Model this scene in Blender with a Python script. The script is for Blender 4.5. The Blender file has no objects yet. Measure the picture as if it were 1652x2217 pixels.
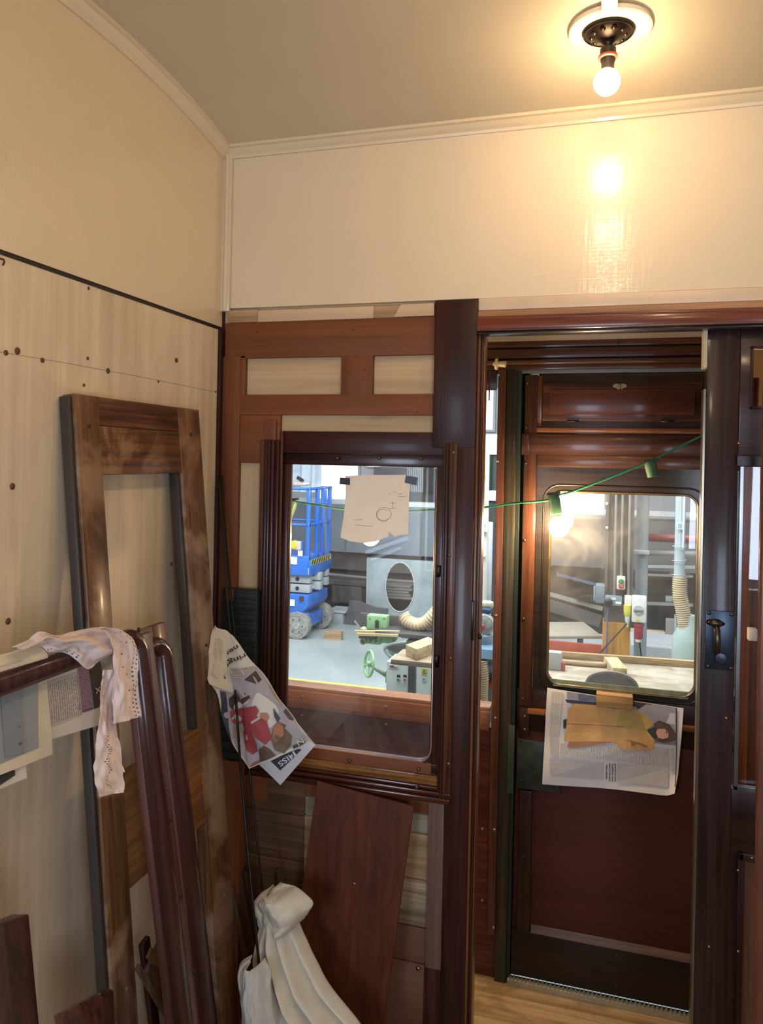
import bpy, bmesh, math, random
from mathutils import Vector, Matrix, noise
random.seed(7)
PI = math.pi
SC = bpy.context.scene
COL = SC.collection

# ------------------------------------------------------------------ camera, world, exposure
F, CX, CY, YAW, ROLL, ZC = 1665.0, 826.0, 996.0, math.radians(16.6), math.atan(.0206), 1.634
def make_camera():
    cam = bpy.data.cameras.new('camera'); o = bpy.data.objects.new('camera', cam); COL.objects.link(o)
    cam.sensor_fit = 'AUTO'; cam.sensor_width = 36
    cam.lens = F / 2217 * 36
    cam.shift_x = 0; cam.shift_y = (CY - 1108.5) / 2217
    cam.clip_start = .02; cam.clip_end = 200
    f = Vector((-math.sin(YAW), math.cos(YAW), 0)); r = Vector((math.cos(YAW), math.sin(YAW), 0)); u = Vector((0, 0, 1))
    c, s = math.cos(ROLL), math.sin(ROLL)
    X = c * r + s * u; Y = -s * r + c * u; Z = -f
    m = Matrix.Identity(4)
    for i in range(3): m[i][0], m[i][1], m[i][2] = X[i], Y[i], Z[i]
    m.translation = (0, 0, ZC); o.matrix_world = m
    SC.camera = o
make_camera()
SC.view_settings.view_transform = 'Standard'; SC.view_settings.look = 'None'
SC.view_settings.gamma = 1; SC.view_settings.use_curve_mapping = False
SC.view_settings.exposure = 0.45
w = bpy.data.worlds.new('world'); SC.world = w; w.use_nodes = True
w.node_tree.nodes['Background'].inputs[0].default_value = (.75, .85, 1, 1)
w.node_tree.nodes['Background'].inputs[1].default_value = .25
def area(name, loc, target, sx, sy, power, color):
    l = bpy.data.lights.new(name, 'AREA'); l.shape = 'RECTANGLE'; l.size = sx; l.size_y = sy; l.energy = power; l.color = color
    o = bpy.data.objects.new(name, l); COL.objects.link(o); o.location = loc
    o.rotation_euler = (Vector(target) - Vector(loc)).to_track_quat('-Z', 'Y').to_euler()
BULB, BULB2 = 95, 270
area('workshop_high_bay_light', (-2.5, 7.5, 4.6), (-2.5, 8, -1), 7, 4, 430, (.93, .98, 1))
area('workshop_high_bay_light', (2.5, 7.0, 4.6), (2.5, 8, -1), 5, 5, 190, (.93, .98, 1))
area('workshop_high_bay_light', (-3, 5.0, 3.4), (-3, 13, 0), 6, 1.5, 270, (.93, .98, 1))
area('rear_window_daylight', (-.68, -.6, 1.38), (-.5, 1.5, 1.3), .48, .6, 10, (.70, .80, 1))
area('rear_window_daylight', (.66, -.6, 1.38), (.4, 1.5, 1.3), .48, .6, 10, (.70, .80, 1))

# ------------------------------------------------------------------ pixel -> place
def ray(x, y):
    dx, dy = x - CX, y - CY
    u = (dx * math.cos(ROLL) + dy * math.sin(ROLL)) / F; v = (-dx * math.sin(ROLL) + dy * math.cos(ROLL)) / F
    return Vector((-math.sin(YAW) + u * math.cos(YAW), math.cos(YAW) + u * math.sin(YAW), -v))
def at(x, y, Y):
    r = ray(x, y); t = Y / r.y; return Vector((r.x * t, Y, ZC + r.z * t))
def atX(x, y, X):
    r = ray(x, y); t = X / r.x; return Vector((X, r.y * t, ZC + r.z * t))
def atZ(x, y, Z):
    r = ray(x, y); t = (Z - ZC) / r.z; return Vector((r.x * t, r.y * t, Z))
def rect(xl, yt, xr, yb, Y):
    ym, xm = (yt + yb) / 2, (xl + xr) / 2
    return at(xl, ym, Y).x, at(xr, ym, Y).x, at(xm, yb, Y).z, at(xm, yt, Y).z
class Plane:
    """a leaning plane: a runs along the left wall (+Y), b up the lean, c out into the room"""
    def __init__(s, O, tan, e1=Vector((0, 1, 0)), side=Vector((1, 0, 0))):
        s.O = Vector(O); s.e1 = e1.normalized(); s.e2 = (Vector((0, 0, 1)) - side * tan).normalized(); s.n = s.e1.cross(s.e2)
        if s.n.dot(side) < 0: s.n = -s.n; s.flip = True
        else: s.flip = False
    def px(s, x, y, c=0):
        r = ray(x, y); C = Vector((0, 0, ZC)); o = s.O + s.n * c
        t = (o - C).dot(s.n) / r.dot(s.n); p = C + r * t - s.O
        return p.dot(s.e1), p.dot(s.e2)
    def w(s, a, b, c=0): return s.O + s.e1 * a + s.e2 * b + s.n * c
    def pw(s, x, y, c=0):
        a, b = s.px(x, y, c); return s.w(a, b, c)
    def mat(s):
        m = Matrix.Identity(4)
        for i in range(3): m[i][0], m[i][1], m[i][2], m[i][3] = s.e1[i], s.e2[i], s.n[i], s.O[i]
        return m

# ------------------------------------------------------------------ materials
def lin(h):
    h = h.lstrip('#'); o = []
    for i in (0, 2, 4):
        c = int(h[i:i+2], 16) / 255; o.append(c / 12.92 if c <= .04045 else ((c + .055) / 1.055) ** 2.4)
    return (*o, 1)
def newmat(name):
    m = bpy.data.materials.new(name); m.use_nodes = True
    return m, m.node_tree, m.node_tree.nodes['Principled BSDF']
def link(nt, a, b): nt.links.new(a, b)
def mapping(nt, scale, rot=(0, 0, 0), coord='Object'):
    tc = nt.nodes.new('ShaderNodeTexCoord'); mp = nt.nodes.new('ShaderNodeMapping')
    mp.inputs['Scale'].default_value = scale; mp.inputs['Rotation'].default_value = rot
    link(nt, tc.outputs[coord], mp.inputs[0]); return mp.outputs[0]
def ramp(nt, fac, stops):
    r = nt.nodes.new('ShaderNodeValToRGB'); e = r.color_ramp.elements
    e[0].position, e[0].color = stops[0]; e[1].position, e[1].color = stops[-1]
    for p, c in stops[1:-1]:
        n = e.new(p); n.color = c
    link(nt, fac, r.inputs[0]); return r.outputs[0]
def noise_tex(nt, vec, scale, detail=4, rough=.55, dist=0):
    n = nt.nodes.new('ShaderNodeTexNoise'); n.inputs['Scale'].default_value = scale; n.inputs['Detail'].default_value = detail
    n.inputs['Roughness'].default_value = rough; n.inputs['Distortion'].default_value = dist
    link(nt, vec, n.inputs[0]); return n.outputs[0]
def mixc(nt, fac, a, b, mode='MIX'):
    m = nt.nodes.new('ShaderNodeMix'); m.data_type = 'RGBA'; m.blend_type = mode
    if isinstance(fac, (int, float)): m.inputs[0].default_value = fac
    else: link(nt, fac, m.inputs[0])
    for i, s in ((6, a), (7, b)):
        if isinstance(s, tuple): m.inputs[i].default_value = s
        else: link(nt, s, m.inputs[i])
    return m.outputs[2]
def bump(nt, fac, bsdf, strength=.3, dist=.002):
    b = nt.nodes.new('ShaderNodeBump'); b.inputs['Strength'].default_value = strength; b.inputs['Distance'].default_value = dist
    link(nt, fac, b.inputs['Height']); link(nt, b.outputs[0], bsdf.inputs['Normal'])
MC = {}
def wood(c1, c2, axis='Z', rough=.45, coat=0, bumpk=.25, fine=1.0, blotch=None, bk=.5, blo=(.42, .62), bscale=5):
    k = ('w', c1, c2, axis, rough, coat, bumpk, fine, blotch, bk, blo, bscale)
    if k in MC: return MC[k]
    m, nt, b = newmat('wood')
    s = {'X': (2.6, 75, 75), 'Y': (75, 2.6, 75), 'Z': (75, 75, 2.6)}[axis]; s = tuple(v * fine for v in s)
    n1 = noise_tex(nt, mapping(nt, s), 1.0, 5, .65, .3)
    s2 = {'X': (.6, 9, 9), 'Y': (9, .6, 9), 'Z': (9, 9, .6)}[axis]
    n2 = noise_tex(nt, mapping(nt, s2), 1.0, 3, .5, .6)
    k_ = .84 if (coat == 0 and bumpk <= .12) else .66
    c = ramp(nt, n1, [(.38 if k_ < .7 else .25, lin(c2)), (.62 if k_ < .7 else .75, lin(c1))])
    k_ = .84 if (coat == 0 and bumpk <= .12) else .66
    c2m = ramp(nt, n2, [(.38, (k_, k_, k_, 1)), (.62, (1.05, 1.05, 1.05, 1))])
    c = mixc(nt, 1.0, c, c2m, 'MULTIPLY')
    if blotch:
        n3 = noise_tex(nt, mapping(nt, (bscale,) * 3), 1.0, 4, .6, .5)
        f = ramp(nt, n3, [(blo[0], (0, 0, 0, 1)), (blo[1], (bk, bk, bk, 1))])
        c = mixc(nt, f, c, lin(blotch))
    link(nt, c, b.inputs['Base Color']); b.inputs['Roughness'].default_value = rough
    b.inputs['Specular IOR Level'].default_value = .3
    b.inputs['Coat Weight'].default_value = coat * .7; b.inputs['Coat Roughness'].default_value = .12
    bump(nt, n1, b, bumpk, .0012)
    MC[k] = m; return m
def paint(c, rough=.5, var=.08, scale=6, coat=0, bumpk=0, bscale=30, metal=0, c2=None, coord='Object', dist=.0008, brush=0):
    k = ('p', c, rough, var, scale, coat, bumpk, bscale, metal, c2, dist, brush)
    if k in MC: return MC[k]
    m, nt, b = newmat('paint')
    v = mapping(nt, (1, 1, 1)); n = noise_tex(nt, v, scale, 4, .6)
    a = lin(c); d = lin(c2) if c2 else tuple(x * (1 - var * 2) for x in a[:3]) + (1,)
    col = ramp(nt, n, [(.35, d), (.65, a)])
    link(nt, col, b.inputs['Base Color']); b.inputs['Roughness'].default_value = rough; b.inputs['Metallic'].default_value = metal
    b.inputs['Coat Weight'].default_value = coat; b.inputs['Coat Roughness'].default_value = .05
    if bumpk: bump(nt, noise_tex(nt, v, bscale, 3, .5), b, bumpk, dist)
    if brush:
        h = nt.nodes.new('ShaderNodeMath'); h.operation = 'ADD'
        link(nt, noise_tex(nt, mapping(nt, (9, 9, 220)), 1, 3, .6), h.inputs[0]); link(nt, noise_tex(nt, mapping(nt, (160, 160, 9)), 1, 3, .6), h.inputs[1])
        h2 = nt.nodes.new('ShaderNodeMath'); h2.operation = 'MULTIPLY_ADD'; link(nt, noise_tex(nt, v, 7, 2, .5), h2.inputs[0]); h2.inputs[1].default_value = 2; link(nt, h.outputs[0], h2.inputs[2])
        bn = nt.nodes.new('ShaderNodeBump'); bn.inputs['Strength'].default_value = brush; bn.inputs['Distance'].default_value = .0006
        link(nt, h2.outputs[0], bn.inputs['Height']); link(nt, bn.outputs[0], b.inputs['Normal']); link(nt, bn.outputs[0], b.inputs['Coat Normal'])
    MC[k] = m; return m
def emit(c, s):
    m, nt, b = newmat('emissive'); b.inputs['Base Color'].default_value = lin(c)
    b.inputs['Emission Color'].default_value = lin(c); b.inputs['Emission Strength'].default_value = s; return m
def glass(tint=(1, 1, 1, 1), refl=1.0, haze=.0):
    m, nt, b = newmat('window glass'); nt.nodes.remove(b); out = nt.nodes['Material Output']
    t = nt.nodes.new('ShaderNodeBsdfTransparent'); t.inputs[0].default_value = tint
    g = nt.nodes.new('ShaderNodeBsdfGlossy'); g.inputs['Roughness'].default_value = .01
    fr = nt.nodes.new('ShaderNodeFresnel'); fr.inputs[0].default_value = 1.5
    mx = nt.nodes.new('ShaderNodeMixShader'); link(nt, fr.outputs[0], mx.inputs[0]); link(nt, t.outputs[0], mx.inputs[1]); link(nt, g.outputs[0], mx.inputs[2])
    last = mx.outputs[0]
    if haze:
        d = nt.nodes.new('ShaderNodeBsdfDiffuse'); d.inputs[0].default_value = (.75, .78, .8, 1)  # diffuse haze standing in for dirt and veiling reflections on the pane
        n = noise_tex(nt, mapping(nt, (6, 6, 6)), 1, 6, .65, 1)
        f = ramp(nt, n, [(.4, (haze * .25,) * 3 + (1,)), (.75, (haze,) * 3 + (1,))])
        m2 = nt.nodes.new('ShaderNodeMixShader'); link(nt, f, m2.inputs[0]); link(nt, last, m2.inputs[1]); link(nt, d.outputs[0], m2.inputs[2]); last = m2.outputs[0]
    link(nt, last, out.inputs[0]); return m
def lines_mat(paper, ink, nlines, ncols, k=.55, gap=.12, swap=False):
    """body text: rows of broken dashes in columns, in the part's own UV"""
    m, nt, b = newmat('printed paper'); tc = nt.nodes.new('ShaderNodeTexCoord'); sp = nt.nodes.new('ShaderNodeSeparateXYZ'); link(nt, tc.outputs['UV'], sp.inputs[0])
    def M(op, a, b_=None):
        n = nt.nodes.new('ShaderNodeMath'); n.operation = op
        for i, s in ((0, a), (1, b_)):
            if s is None: continue
            if isinstance(s, (int, float)): n.inputs[i].default_value = s
            else: link(nt, s, n.inputs[i])
        return n.outputs[0]
    U_, V_ = (1, 0) if swap else (0, 1)
    fv = M('FRACT', M('MULTIPLY', sp.outputs[V_], nlines)); row = M('GREATER_THAN', fv, .45)
    fu = M('FRACT', M('MULTIPLY', sp.outputs[U_], ncols)); colm = M('MULTIPLY', M('GREATER_THAN', fu, gap / 2), M('LESS_THAN', fu, 1 - gap / 2))
    n = nt.nodes.new('ShaderNodeTexNoise'); n.inputs['Scale'].default_value = 1
    mp = nt.nodes.new('ShaderNodeMapping'); mp.inputs['Scale'].default_value = (nlines, ncols * 28, 1) if swap else (ncols * 28, nlines, 1); link(nt, tc.outputs['UV'], mp.inputs[0]); link(nt, mp.outputs[0], n.inputs[0])
    w_ = M('GREATER_THAN', n.outputs[0], .42)
    f = M('MULTIPLY', M('MULTIPLY', row, colm), M('MULTIPLY', w_, k))
    link(nt, mixc(nt, f, lin(paper), lin(ink)), b.inputs['Base Color']); b.inputs['Roughness'].default_value = .8
    return m

# ------------------------------------------------------------------ mesh building
class MB:
    def __init__(s): s.bm = bmesh.new()
    def box(s, x0, x1, y0, y1, z0, z1, bev=0):
        if x0 > x1: x0, x1 = x1, x0
        if y0 > y1: y0, y1 = y1, y0
        if z0 > z1: z0, z1 = z1, z0
        r = bmesh.ops.create_cube(s.bm, size=1)['verts']
        for v in r: v.co = Vector(((x0+x1)/2 + v.co.x*(x1-x0), (y0+y1)/2 + v.co.y*(y1-y0), (z0+z1)/2 + v.co.z*(z1-z0)))
        if bev:
            ed = list({e for v in r for e in v.link_edges})
            bmesh.ops.bevel(s.bm, geom=ed, offset=min(bev, .45*min(x1-x0, y1-y0, z1-z0)), segments=2, affect='EDGES', profile=.5)
        return s
    def prism(s, pts, vec, bev=0):
        vec = Vector(vec); a = [s.bm.verts.new(Vector(p)) for p in pts]; b = [s.bm.verts.new(Vector(p) + vec) for p in pts]
        n = len(pts); fs = [s.bm.faces.new(a), s.bm.faces.new(b[::-1])]
        for i in range(n): fs.append(s.bm.faces.new((a[i], b[i], b[(i+1) % n], a[(i+1) % n])))
        if bev:
            ed = list({e for v in a + b for e in v.link_edges})
            bmesh.ops.bevel(s.bm, geom=ed, offset=bev, segments=2, affect='EDGES', profile=.5)
        return s
    def beam(s, p0, p1, w, t, nrm=(0, -1, 0), bev=.0015):
        p0, p1 = Vector(p0), Vector(p1); d = (p1 - p0).normalized(); n = Vector(nrm); n = (n - d * n.dot(d)).normalized(); q = d.cross(n)
        h = q * (w / 2); k = n * (t / 2)
        return s.prism([p0 - h - k, p0 + h - k, p0 + h + k, p0 - h + k], p1 - p0, bev)
    def tube(s, pts, r, n=10, caps=True, flat=None):
        pts = [Vector(p) for p in pts]; rings = []; prev = None
        for i, p in enumerate(pts):
            d = (pts[min(i+1, len(pts)-1)] - pts[max(i-1, 0)]).normalized()
            u = (prev - d * prev.dot(d)) if prev else d.orthogonal(); u.normalize(); prev = u; v = d.cross(u)
            rr = r[i] if isinstance(r, (list, tuple)) else r
            rings.append([s.bm.verts.new(p + (u * math.cos(2*PI*k/n) + v * math.sin(2*PI*k/n)) * rr) for k in range(n)])
        for a, b in zip(rings, rings[1:]):
            for k in range(n): s.bm.faces.new((a[k], a[(k+1) % n], b[(k+1) % n], b[k]))
        if caps: s.bm.faces.new(rings[0][::-1]); s.bm.faces.new(rings[-1])
        return s
    def lathe(s, prof, base, axis=(0, 0, 1), n=28):
        """prof: (radius, distance along axis)"""
        ax = Vector(axis).normalized(); u = ax.orthogonal().normalized(); v = ax.cross(u); base = Vector(base); rings = []
        for r, h in prof:
            r = max(r, 1e-5); rings.append([s.bm.verts.new(base + ax*h + (u*math.cos(2*PI*k/n) + v*math.sin(2*PI*k/n))*r) for k in range(n)])
        for a, b in zip(rings, rings[1:]):
            for k in range(n): s.bm.faces.new((a[k], a[(k+1) % n], b[(k+1) % n], b[k]))
        s.bm.faces.new(rings[0][::-1]); s.bm.faces.new(rings[-1]); return s
    def grid(s, fn, nu, nv, skip=None):
        uv = s.bm.loops.layers.uv.verify()
        g = [[s.bm.verts.new(Vector(fn(i/nu, j/nv))) for j in range(nv+1)] for i in range(nu+1)]
        for i in range(nu):
            for j in range(nv):
                if skip and skip(i, j): continue
                f = s.bm.faces.new((g[i][j], g[i+1][j], g[i+1][j+1], g[i][j+1]))
                for l, (a, b) in zip(f.loops, ((i, j), (i+1, j), (i+1, j+1), (i, j+1))): l[uv].uv = (a/nu, b/nv)
        return s
    def ring_plate(s, outer, inner, vec):
        """flat plate with a hole: outer and inner loops of the same length"""
        vec = Vector(vec); n = len(outer); A = [s.bm.verts.new(Vector(p)) for p in outer]; B = [s.bm.verts.new(Vector(p)) for p in inner]
        C = [s.bm.verts.new(Vector(p)+vec) for p in outer]; D = [s.bm.verts.new(Vector(p)+vec) for p in inner]
        for i in range(n):
            j = (i+1) % n
            for q in ((A[i], A[j], B[j], B[i]), (C[i], D[i], D[j], C[j]), (A[i], C[i], C[j], A[j]), (B[i], B[j], D[j], D[i])): s.bm.faces.new(q)
        return s
    def done(s, name, mat, parent=None, smooth=False, M=None, origin=None):
        bmesh.ops.recalc_face_normals(s.bm, faces=s.bm.faces)
        me = bpy.data.meshes.new(name)
        world = M.copy() if M is not None else (WM[parent].copy() if parent is not None else Matrix.Identity(4))
        if M is None:
            if parent is None and origin is None:
                co = [v.co for v in s.bm.verts]
                origin = Vector(((min(c.x for c in co)+max(c.x for c in co))/2, (min(c.y for c in co)+max(c.y for c in co))/2, min(c.z for c in co)))
            if origin is not None: world = Matrix.Translation(Vector(origin))
            bmesh.ops.transform(s.bm, matrix=world.inverted(), verts=s.bm.verts)
        s.bm.to_mesh(me); s.bm.free()
        if smooth is True: me.polygons.foreach_set('use_smooth', [True]*len(me.polygons))
        o = bpy.data.objects.new(name, me); COL.objects.link(o); o.data.materials.append(mat)
        WM[o] = world
        if parent is not None: o.parent = parent; o.matrix_basis = WM[parent].inverted() @ world
        else: o.matrix_basis = world
        if smooth == 'auto':
            for p in me.polygons: p.use_smooth = True
            try: me.set_sharp_from_angle(angle=math.radians(35))
            except Exception: pass
        return o
WM = {}
def tag(o, label=None, cat=None, group=None, kind=None):
    if label: o['label'] = label
    if cat: o['category'] = cat
    if group: o['group'] = group
    if kind: o['kind'] = kind
    return o
def root(name, loc, label=None, cat=None, group=None, kind=None):
    o = bpy.data.objects.new(name, None); COL.objects.link(o); o.location = loc; WM[o] = Matrix.Translation(Vector(loc)); o.empty_display_size = .05
    return tag(o, label, cat, group, kind)
def struct(name, mb, mat, smooth=False):
    return tag(mb.done(name, mat, None, smooth, origin=(0, 0, 0)), kind='structure')
def pbox(name, xl, yt, xr, yb, Yf, Yb, mat, parent, bev=.0015):
    x0, x1, z0, z1 = rect(xl, yt, xr, yb, Yf)
    return MB().box(x0, x1, Yf, Yb, z0, z1, bev).done(name, mat, parent, 'auto')
def screw(parent, p, nrm=(0, -1, 0), r=.0042, mat=None, name='screw'):
    n = Vector(nrm).normalized(); p = Vector(p)
    return MB().lathe([(r, -.001), (r, .0004), (r*.75, .0014), (.0001, .0018)], p, n, 10).done(name, mat or BRASS, parent, True)
def text_mesh(body, size, fn, mat, name, parent, M=None, bold=0.0, shear=0):
    """letters laid by fn(x, y) -> world point"""
    cu = bpy.data.curves.new('text', 'FONT'); cu.body = body; cu.size = size; cu.offset = bold; cu.shear = shear; cu.resolution_u = 3
    t = bpy.data.objects.new('text', cu); COL.objects.link(t); bpy.context.view_layer.update()
    me = bpy.data.meshes.new_from_object(t.evaluated_get(bpy.context.evaluated_depsgraph_get())); bpy.data.objects.remove(t)
    mb = MB(); mb.bm.from_mesh(me)
    for v in mb.bm.verts: v.co = fn(v.co.x, v.co.y)
    bpy.data.meshes.remove(me)
    return mb.done(name, mat, parent)
def patch(name, uvs, S, mat, parent, cuts=2):
    """a printed area: polygon in sheet uv, carried onto the sheet's surface S"""
    mb = MB(); vs = [mb.bm.verts.new((u, v, 0)) for u, v in uvs]; mb.bm.faces.new(vs)
    bmesh.ops.triangulate(mb.bm, faces=mb.bm.faces)
    for _ in range(cuts): bmesh.ops.subdivide_edges(mb.bm, edges=[e for e in mb.bm.edges if e.calc_length() > .12], cuts=1)
    bmesh.ops.triangulate(mb.bm, faces=mb.bm.faces)
    uvl = mb.bm.loops.layers.uv.verify(); us = [p[0] for p in uvs]; vv = [p[1] for p in uvs]
    for f in mb.bm.faces:
        for l in f.loops: l[uvl].uv = ((l.vert.co.x-min(us))/(max(us)-min(us)), (l.vert.co.y-min(vv))/(max(vv)-min(vv)))
    for v in mb.bm.verts: v.co = S(v.co.x, v.co.y)
    return mb.done(name, mat, parent)

# palette
BRASS = paint('#a08c6a', .3, .1, metal=1)
STEEL = paint('#b4b4b2', .3, .1, metal=1)
CREAM = paint('#e2cfae', .3, .02, 3, coat=.8, brush=.5)
CREAM_CEIL = paint('#d2c2a2', .45, .03, 3)
CREAM_TRIM = paint('#dccaa8', .22, .02, 3, coat=.5)
PLY_RAW = wood('#d2b897', '#c2a683', 'X', .6, 0, .1)
MAHOG_DARK = wood('#4a2620', '#2c1612', 'Z', .36, .25, .5)
MAHOG_DARKX = wood('#4a2620', '#2c1612', 'X', .36, .25, .5)
MAHOG = wood('#5c382a', '#382118', 'X', .32, .3, .25)
MAHOGZ = wood('#5f3c2a', '#3a2318', 'Z', .32, .3, .25)
UNVARN = wood('#86502f', '#703f20', 'X', .6, 0, .1)
UNVARNZ = wood('#804c2d', '#6a3c20', 'Z', .6, 0, .1)
OAKM = wood('#6b4128', '#33190e', 'Z', .35, .2, .6)
OAKX = wood('#8a5f38', '#5e3a20', 'X', .35, .3, .4)
BLACK = paint('#141414', .5)


# ------------------------------------------------------------------ compartment shell
D = 1.75; XL = -.955; YE = 2.45
ceil_z = lambda y: 2.463 - (.25 if y > 1.28 else .09) * (y - 1.28) ** 2
def slab_fn(z): return lambda u, v: (XL - .15 + u * 2.4, -.5 + v * 3.1, z(-.5 + v * 3.1))
struct('ceiling', MB().grid(slab_fn(ceil_z), 2, 60), CREAM_CEIL, True)
# cover strip joint on the ceiling beyond the rose
struct('trim_1', MB().grid(lambda u, v: (-.028 + u * .03, 1.58 + v * .17, ceil_z(1.58 + v * .17) - .0012), 1, 8), CREAM_TRIM)
RW = 1.5
def ply_wall_mat():
    m, nt, b = newmat('bare plywood wall')
    n1 = noise_tex(nt, mapping(nt, (40, 40, 1.2)), 1, 5, .6, .2); n2 = noise_tex(nt, mapping(nt, (3.5, 3.5, 1.0)), 1, 4, .55, .5)
    c = ramp(nt, n2, [(.3, lin('#c4b294')), (.44, lin('#dccbab')), (.55, lin('#ead9ba')), (.7, lin('#d8bea2'))])
    c = mixc(nt, .35, c, ramp(nt, n1, [(.35, lin('#bca488')), (.65, lin('#f0dfc4'))]))
    link(nt, c, b.inputs['Base Color']); b.inputs['Roughness'].default_value = .5; bump(nt, n1, b, .08, .0006); return m
PLY_WALL = ply_wall_mat()
WL_Z = 1.962
struct('wall_left', MB().box(XL - .03, XL, -.5, D + .01, 0, WL_Z - .004), PLY_WALL)
struct('wall_left_upper', MB().box(XL - .03, XL + .004, -.5, D, WL_Z, 2.5), CREAM)
struct('trim_2', MB().box(XL - .03, XL + .0015, -.5, D, WL_Z - .0075, WL_Z + .001), paint('#2c1d18', .6))
# knots, plugs and the pencil line on the bare board
KN = paint('#6b4a2c', .7)
for i, (x, y, r) in enumerate([(38, 760, .0065), (27, 1053, .006), (18, 1345, .006), (382, 780, .006), (190, 776, .0035), (192, 624, .0035), (234, 803, .006), (182, 834, .0035), (343, 826, .003), (371, 1221, .0045), (395, 1308, .0035), (170, 1237, .003), (13, 764, .005), (92, 780, .005), (467, 848, .003), (149, 951, .002)]):
    p = atX(x, y, XL + .0006); MB().lathe([(r, -.001), (r * .95, .0004), (.0001, .0006)], p, (1, 0, 0), 9).done('knot', KN, bpy.data.objects['wall_left'], True)
pl = [atX(x, y, XL + .0005) for x, y in ((0, 762), (150, 787), (300, 815), (480, 851))]
MB().tube(pl, .00035, 5).done('pencil_line', paint('#a08a68', .8), bpy.data.objects['wall_left'])
pl = [atX(x, y, XL + .001) for x, y in ((-8, 557), (8, 562), (10, 567), (6, 574))]
MB().tube(pl, .0016, 6).done('knot', paint('#5c2c18', .8), bpy.data.objects['wall_left'])
p = atX(439, 998, XL + .0008)
MB().lathe([(.014, 0), (.013, .0004), (.0001, .0005)], p, (1, 0, 0), 8).done('knot', paint('#d8d2ce', .7), bpy.data.objects['wall_left'])
# back wall above the panelling
struct('wall_back', MB().box(XL, RW, D, D + .04, 2.009, 2.5), CREAM)
struct('wall_right', MB().box(RW, RW + .05, -.5, YE + .1, 0, 2.5), paint('#e2d4b6', .4))
mb = MB(); mb.box(XL - .1, -.94, -.5, -.45, 0, 2.5).box(.95, RW, -.5, -.45, 0, 2.5).box(-.4, .4, -.5, -.45, 0, 2.5).box(-.95, .95, -.5, -.45, 0, 1.05).box(-.95, .95, -.5, -.45, 1.72, 2.5)
struct('wall_rear', mb, paint('#d8c6a4', .5))
struct('floor', MB().box(XL - .05, RW, -.5, 1.8, -.05, 0), wood('#b4946c', '#94764e', 'X', .7))
# cornices: stepped moulding following the ceiling
def cornice_profile(s): return [(0, 0), (.006, 0), (.008, .006), (.014, .012), (.02, .020), (.026, .022), (.026, .031), (0, .031)]
mb = MB(); prof = cornice_profile(0)
mb.prism([(XL, D - o, 2.385 + h) for o, h in prof], (RW - XL, 0, 0))
struct('trim_3', mb, CREAM_TRIM)
mb = MB(); ys = [-.45 + i * (D + .45) / 40 for i in range(41)]; rings = []
for y in ys: rings.append([mb.bm.verts.new((XL + .004 + o, y, ceil_z(y) - .029 + h)) for o, h in prof])
for a, b in zip(rings, rings[1:]):
    for k in range(len(prof)): mb.bm.faces.new((a[k], a[(k+1) % len(prof)], b[(k+1) % len(prof)], b[k]))
struct('trim_4', mb, CREAM_TRIM)
# corner strip: flat with a bead
zb = 2.000
mb = MB().box(XL, XL + .028, D - .012, D, zb, 2.40, .002).tube([(XL + .018, D - .013, zb), (XL + .018, D - .013, 2.392)], .0055, 10)
struct('trim_5', mb, CREAM_TRIM, 'auto')

# ------------------------------------------------------------------ panelling of the back wall, left of the doorway
g = root('partition_panelling', (-.6, D + .01, 0), None, None, None, 'structure')
ZP = 1.992
pbox('backing_board', 486, 662, 941, 935, D + .014, D + .02, wood('#cdb48c', '#b89c74', 'X', .6, 0, .1, 1, '#a88458', .5, (.6, .75)), g, 0)
pbox('backing_board', 500, 930, 600, 1700, D + .014, D + .02, wood('#d0b98e', '#bfa478', 'Z', .6, 0, .1), g, 0)
RAWX = wood('#b99872', '#9c7c58', 'X', .65, 0, .2)
pbox('packing_strip', 494, 671, 558, 698, D - .001, D + .012, RAWX, g)
pbox('packing_strip', 558, 667, 808, 693, D - .003, D + .012, PLY_RAW, g)
pbox('packing_strip', 808, 662, 872, 688, D - .001, D + .012, RAWX, g)
a_, b_, c_, d_ = at(868, 659, D - .003), at(940, 656, D - .003), at(940, 683, D - .003), at(853, 686, D - .003)
MB().prism([a_, b_, c_, d_], (0, .012, 0)).done('packing_strip', PLY_RAW, g)
# frame members, flat matt brown
pbox('top_rail', 487, 692, 941, 772, D + .001, D + .014, UNVARN, g)
pbox('stile', 515, 770, 531, 856, D + .001, D + .014, UNVARNZ, g)
pbox('stile', 738, 768, 807, 856, D + .0012, D + .014, UNVARNZ, g)
pbox('middle_rail', 515, 854, 941, 899, D + .001, D + .014, UNVARN, g)
x0, _, _, _ = rect(497, 770, 520, 900, D); xs = at(520, 850, D).x
MB().box(-.948, xs, D, D + .014, .05, at(500, 772, D).z, .0015).done('stile', UNVARNZ, g, 'auto')
pbox('stile', 519, 899, 606, 1003, D + .001, D + .014, UNVARN, g)
pbox('stile', 556, 1003, 590, 1640, D + .001, D + .014, UNVARNZ, g)
MB().box(-.955, -.945, D - .012, D + .01, .05, 1.955, .001).done('edge_bead', MAHOG_DARK, g)
MB().box(-.945, -.80, D + .0015, D + .014, .78, .985, .001).done('lower_rail', UNVARN, g, 'auto')
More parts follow.
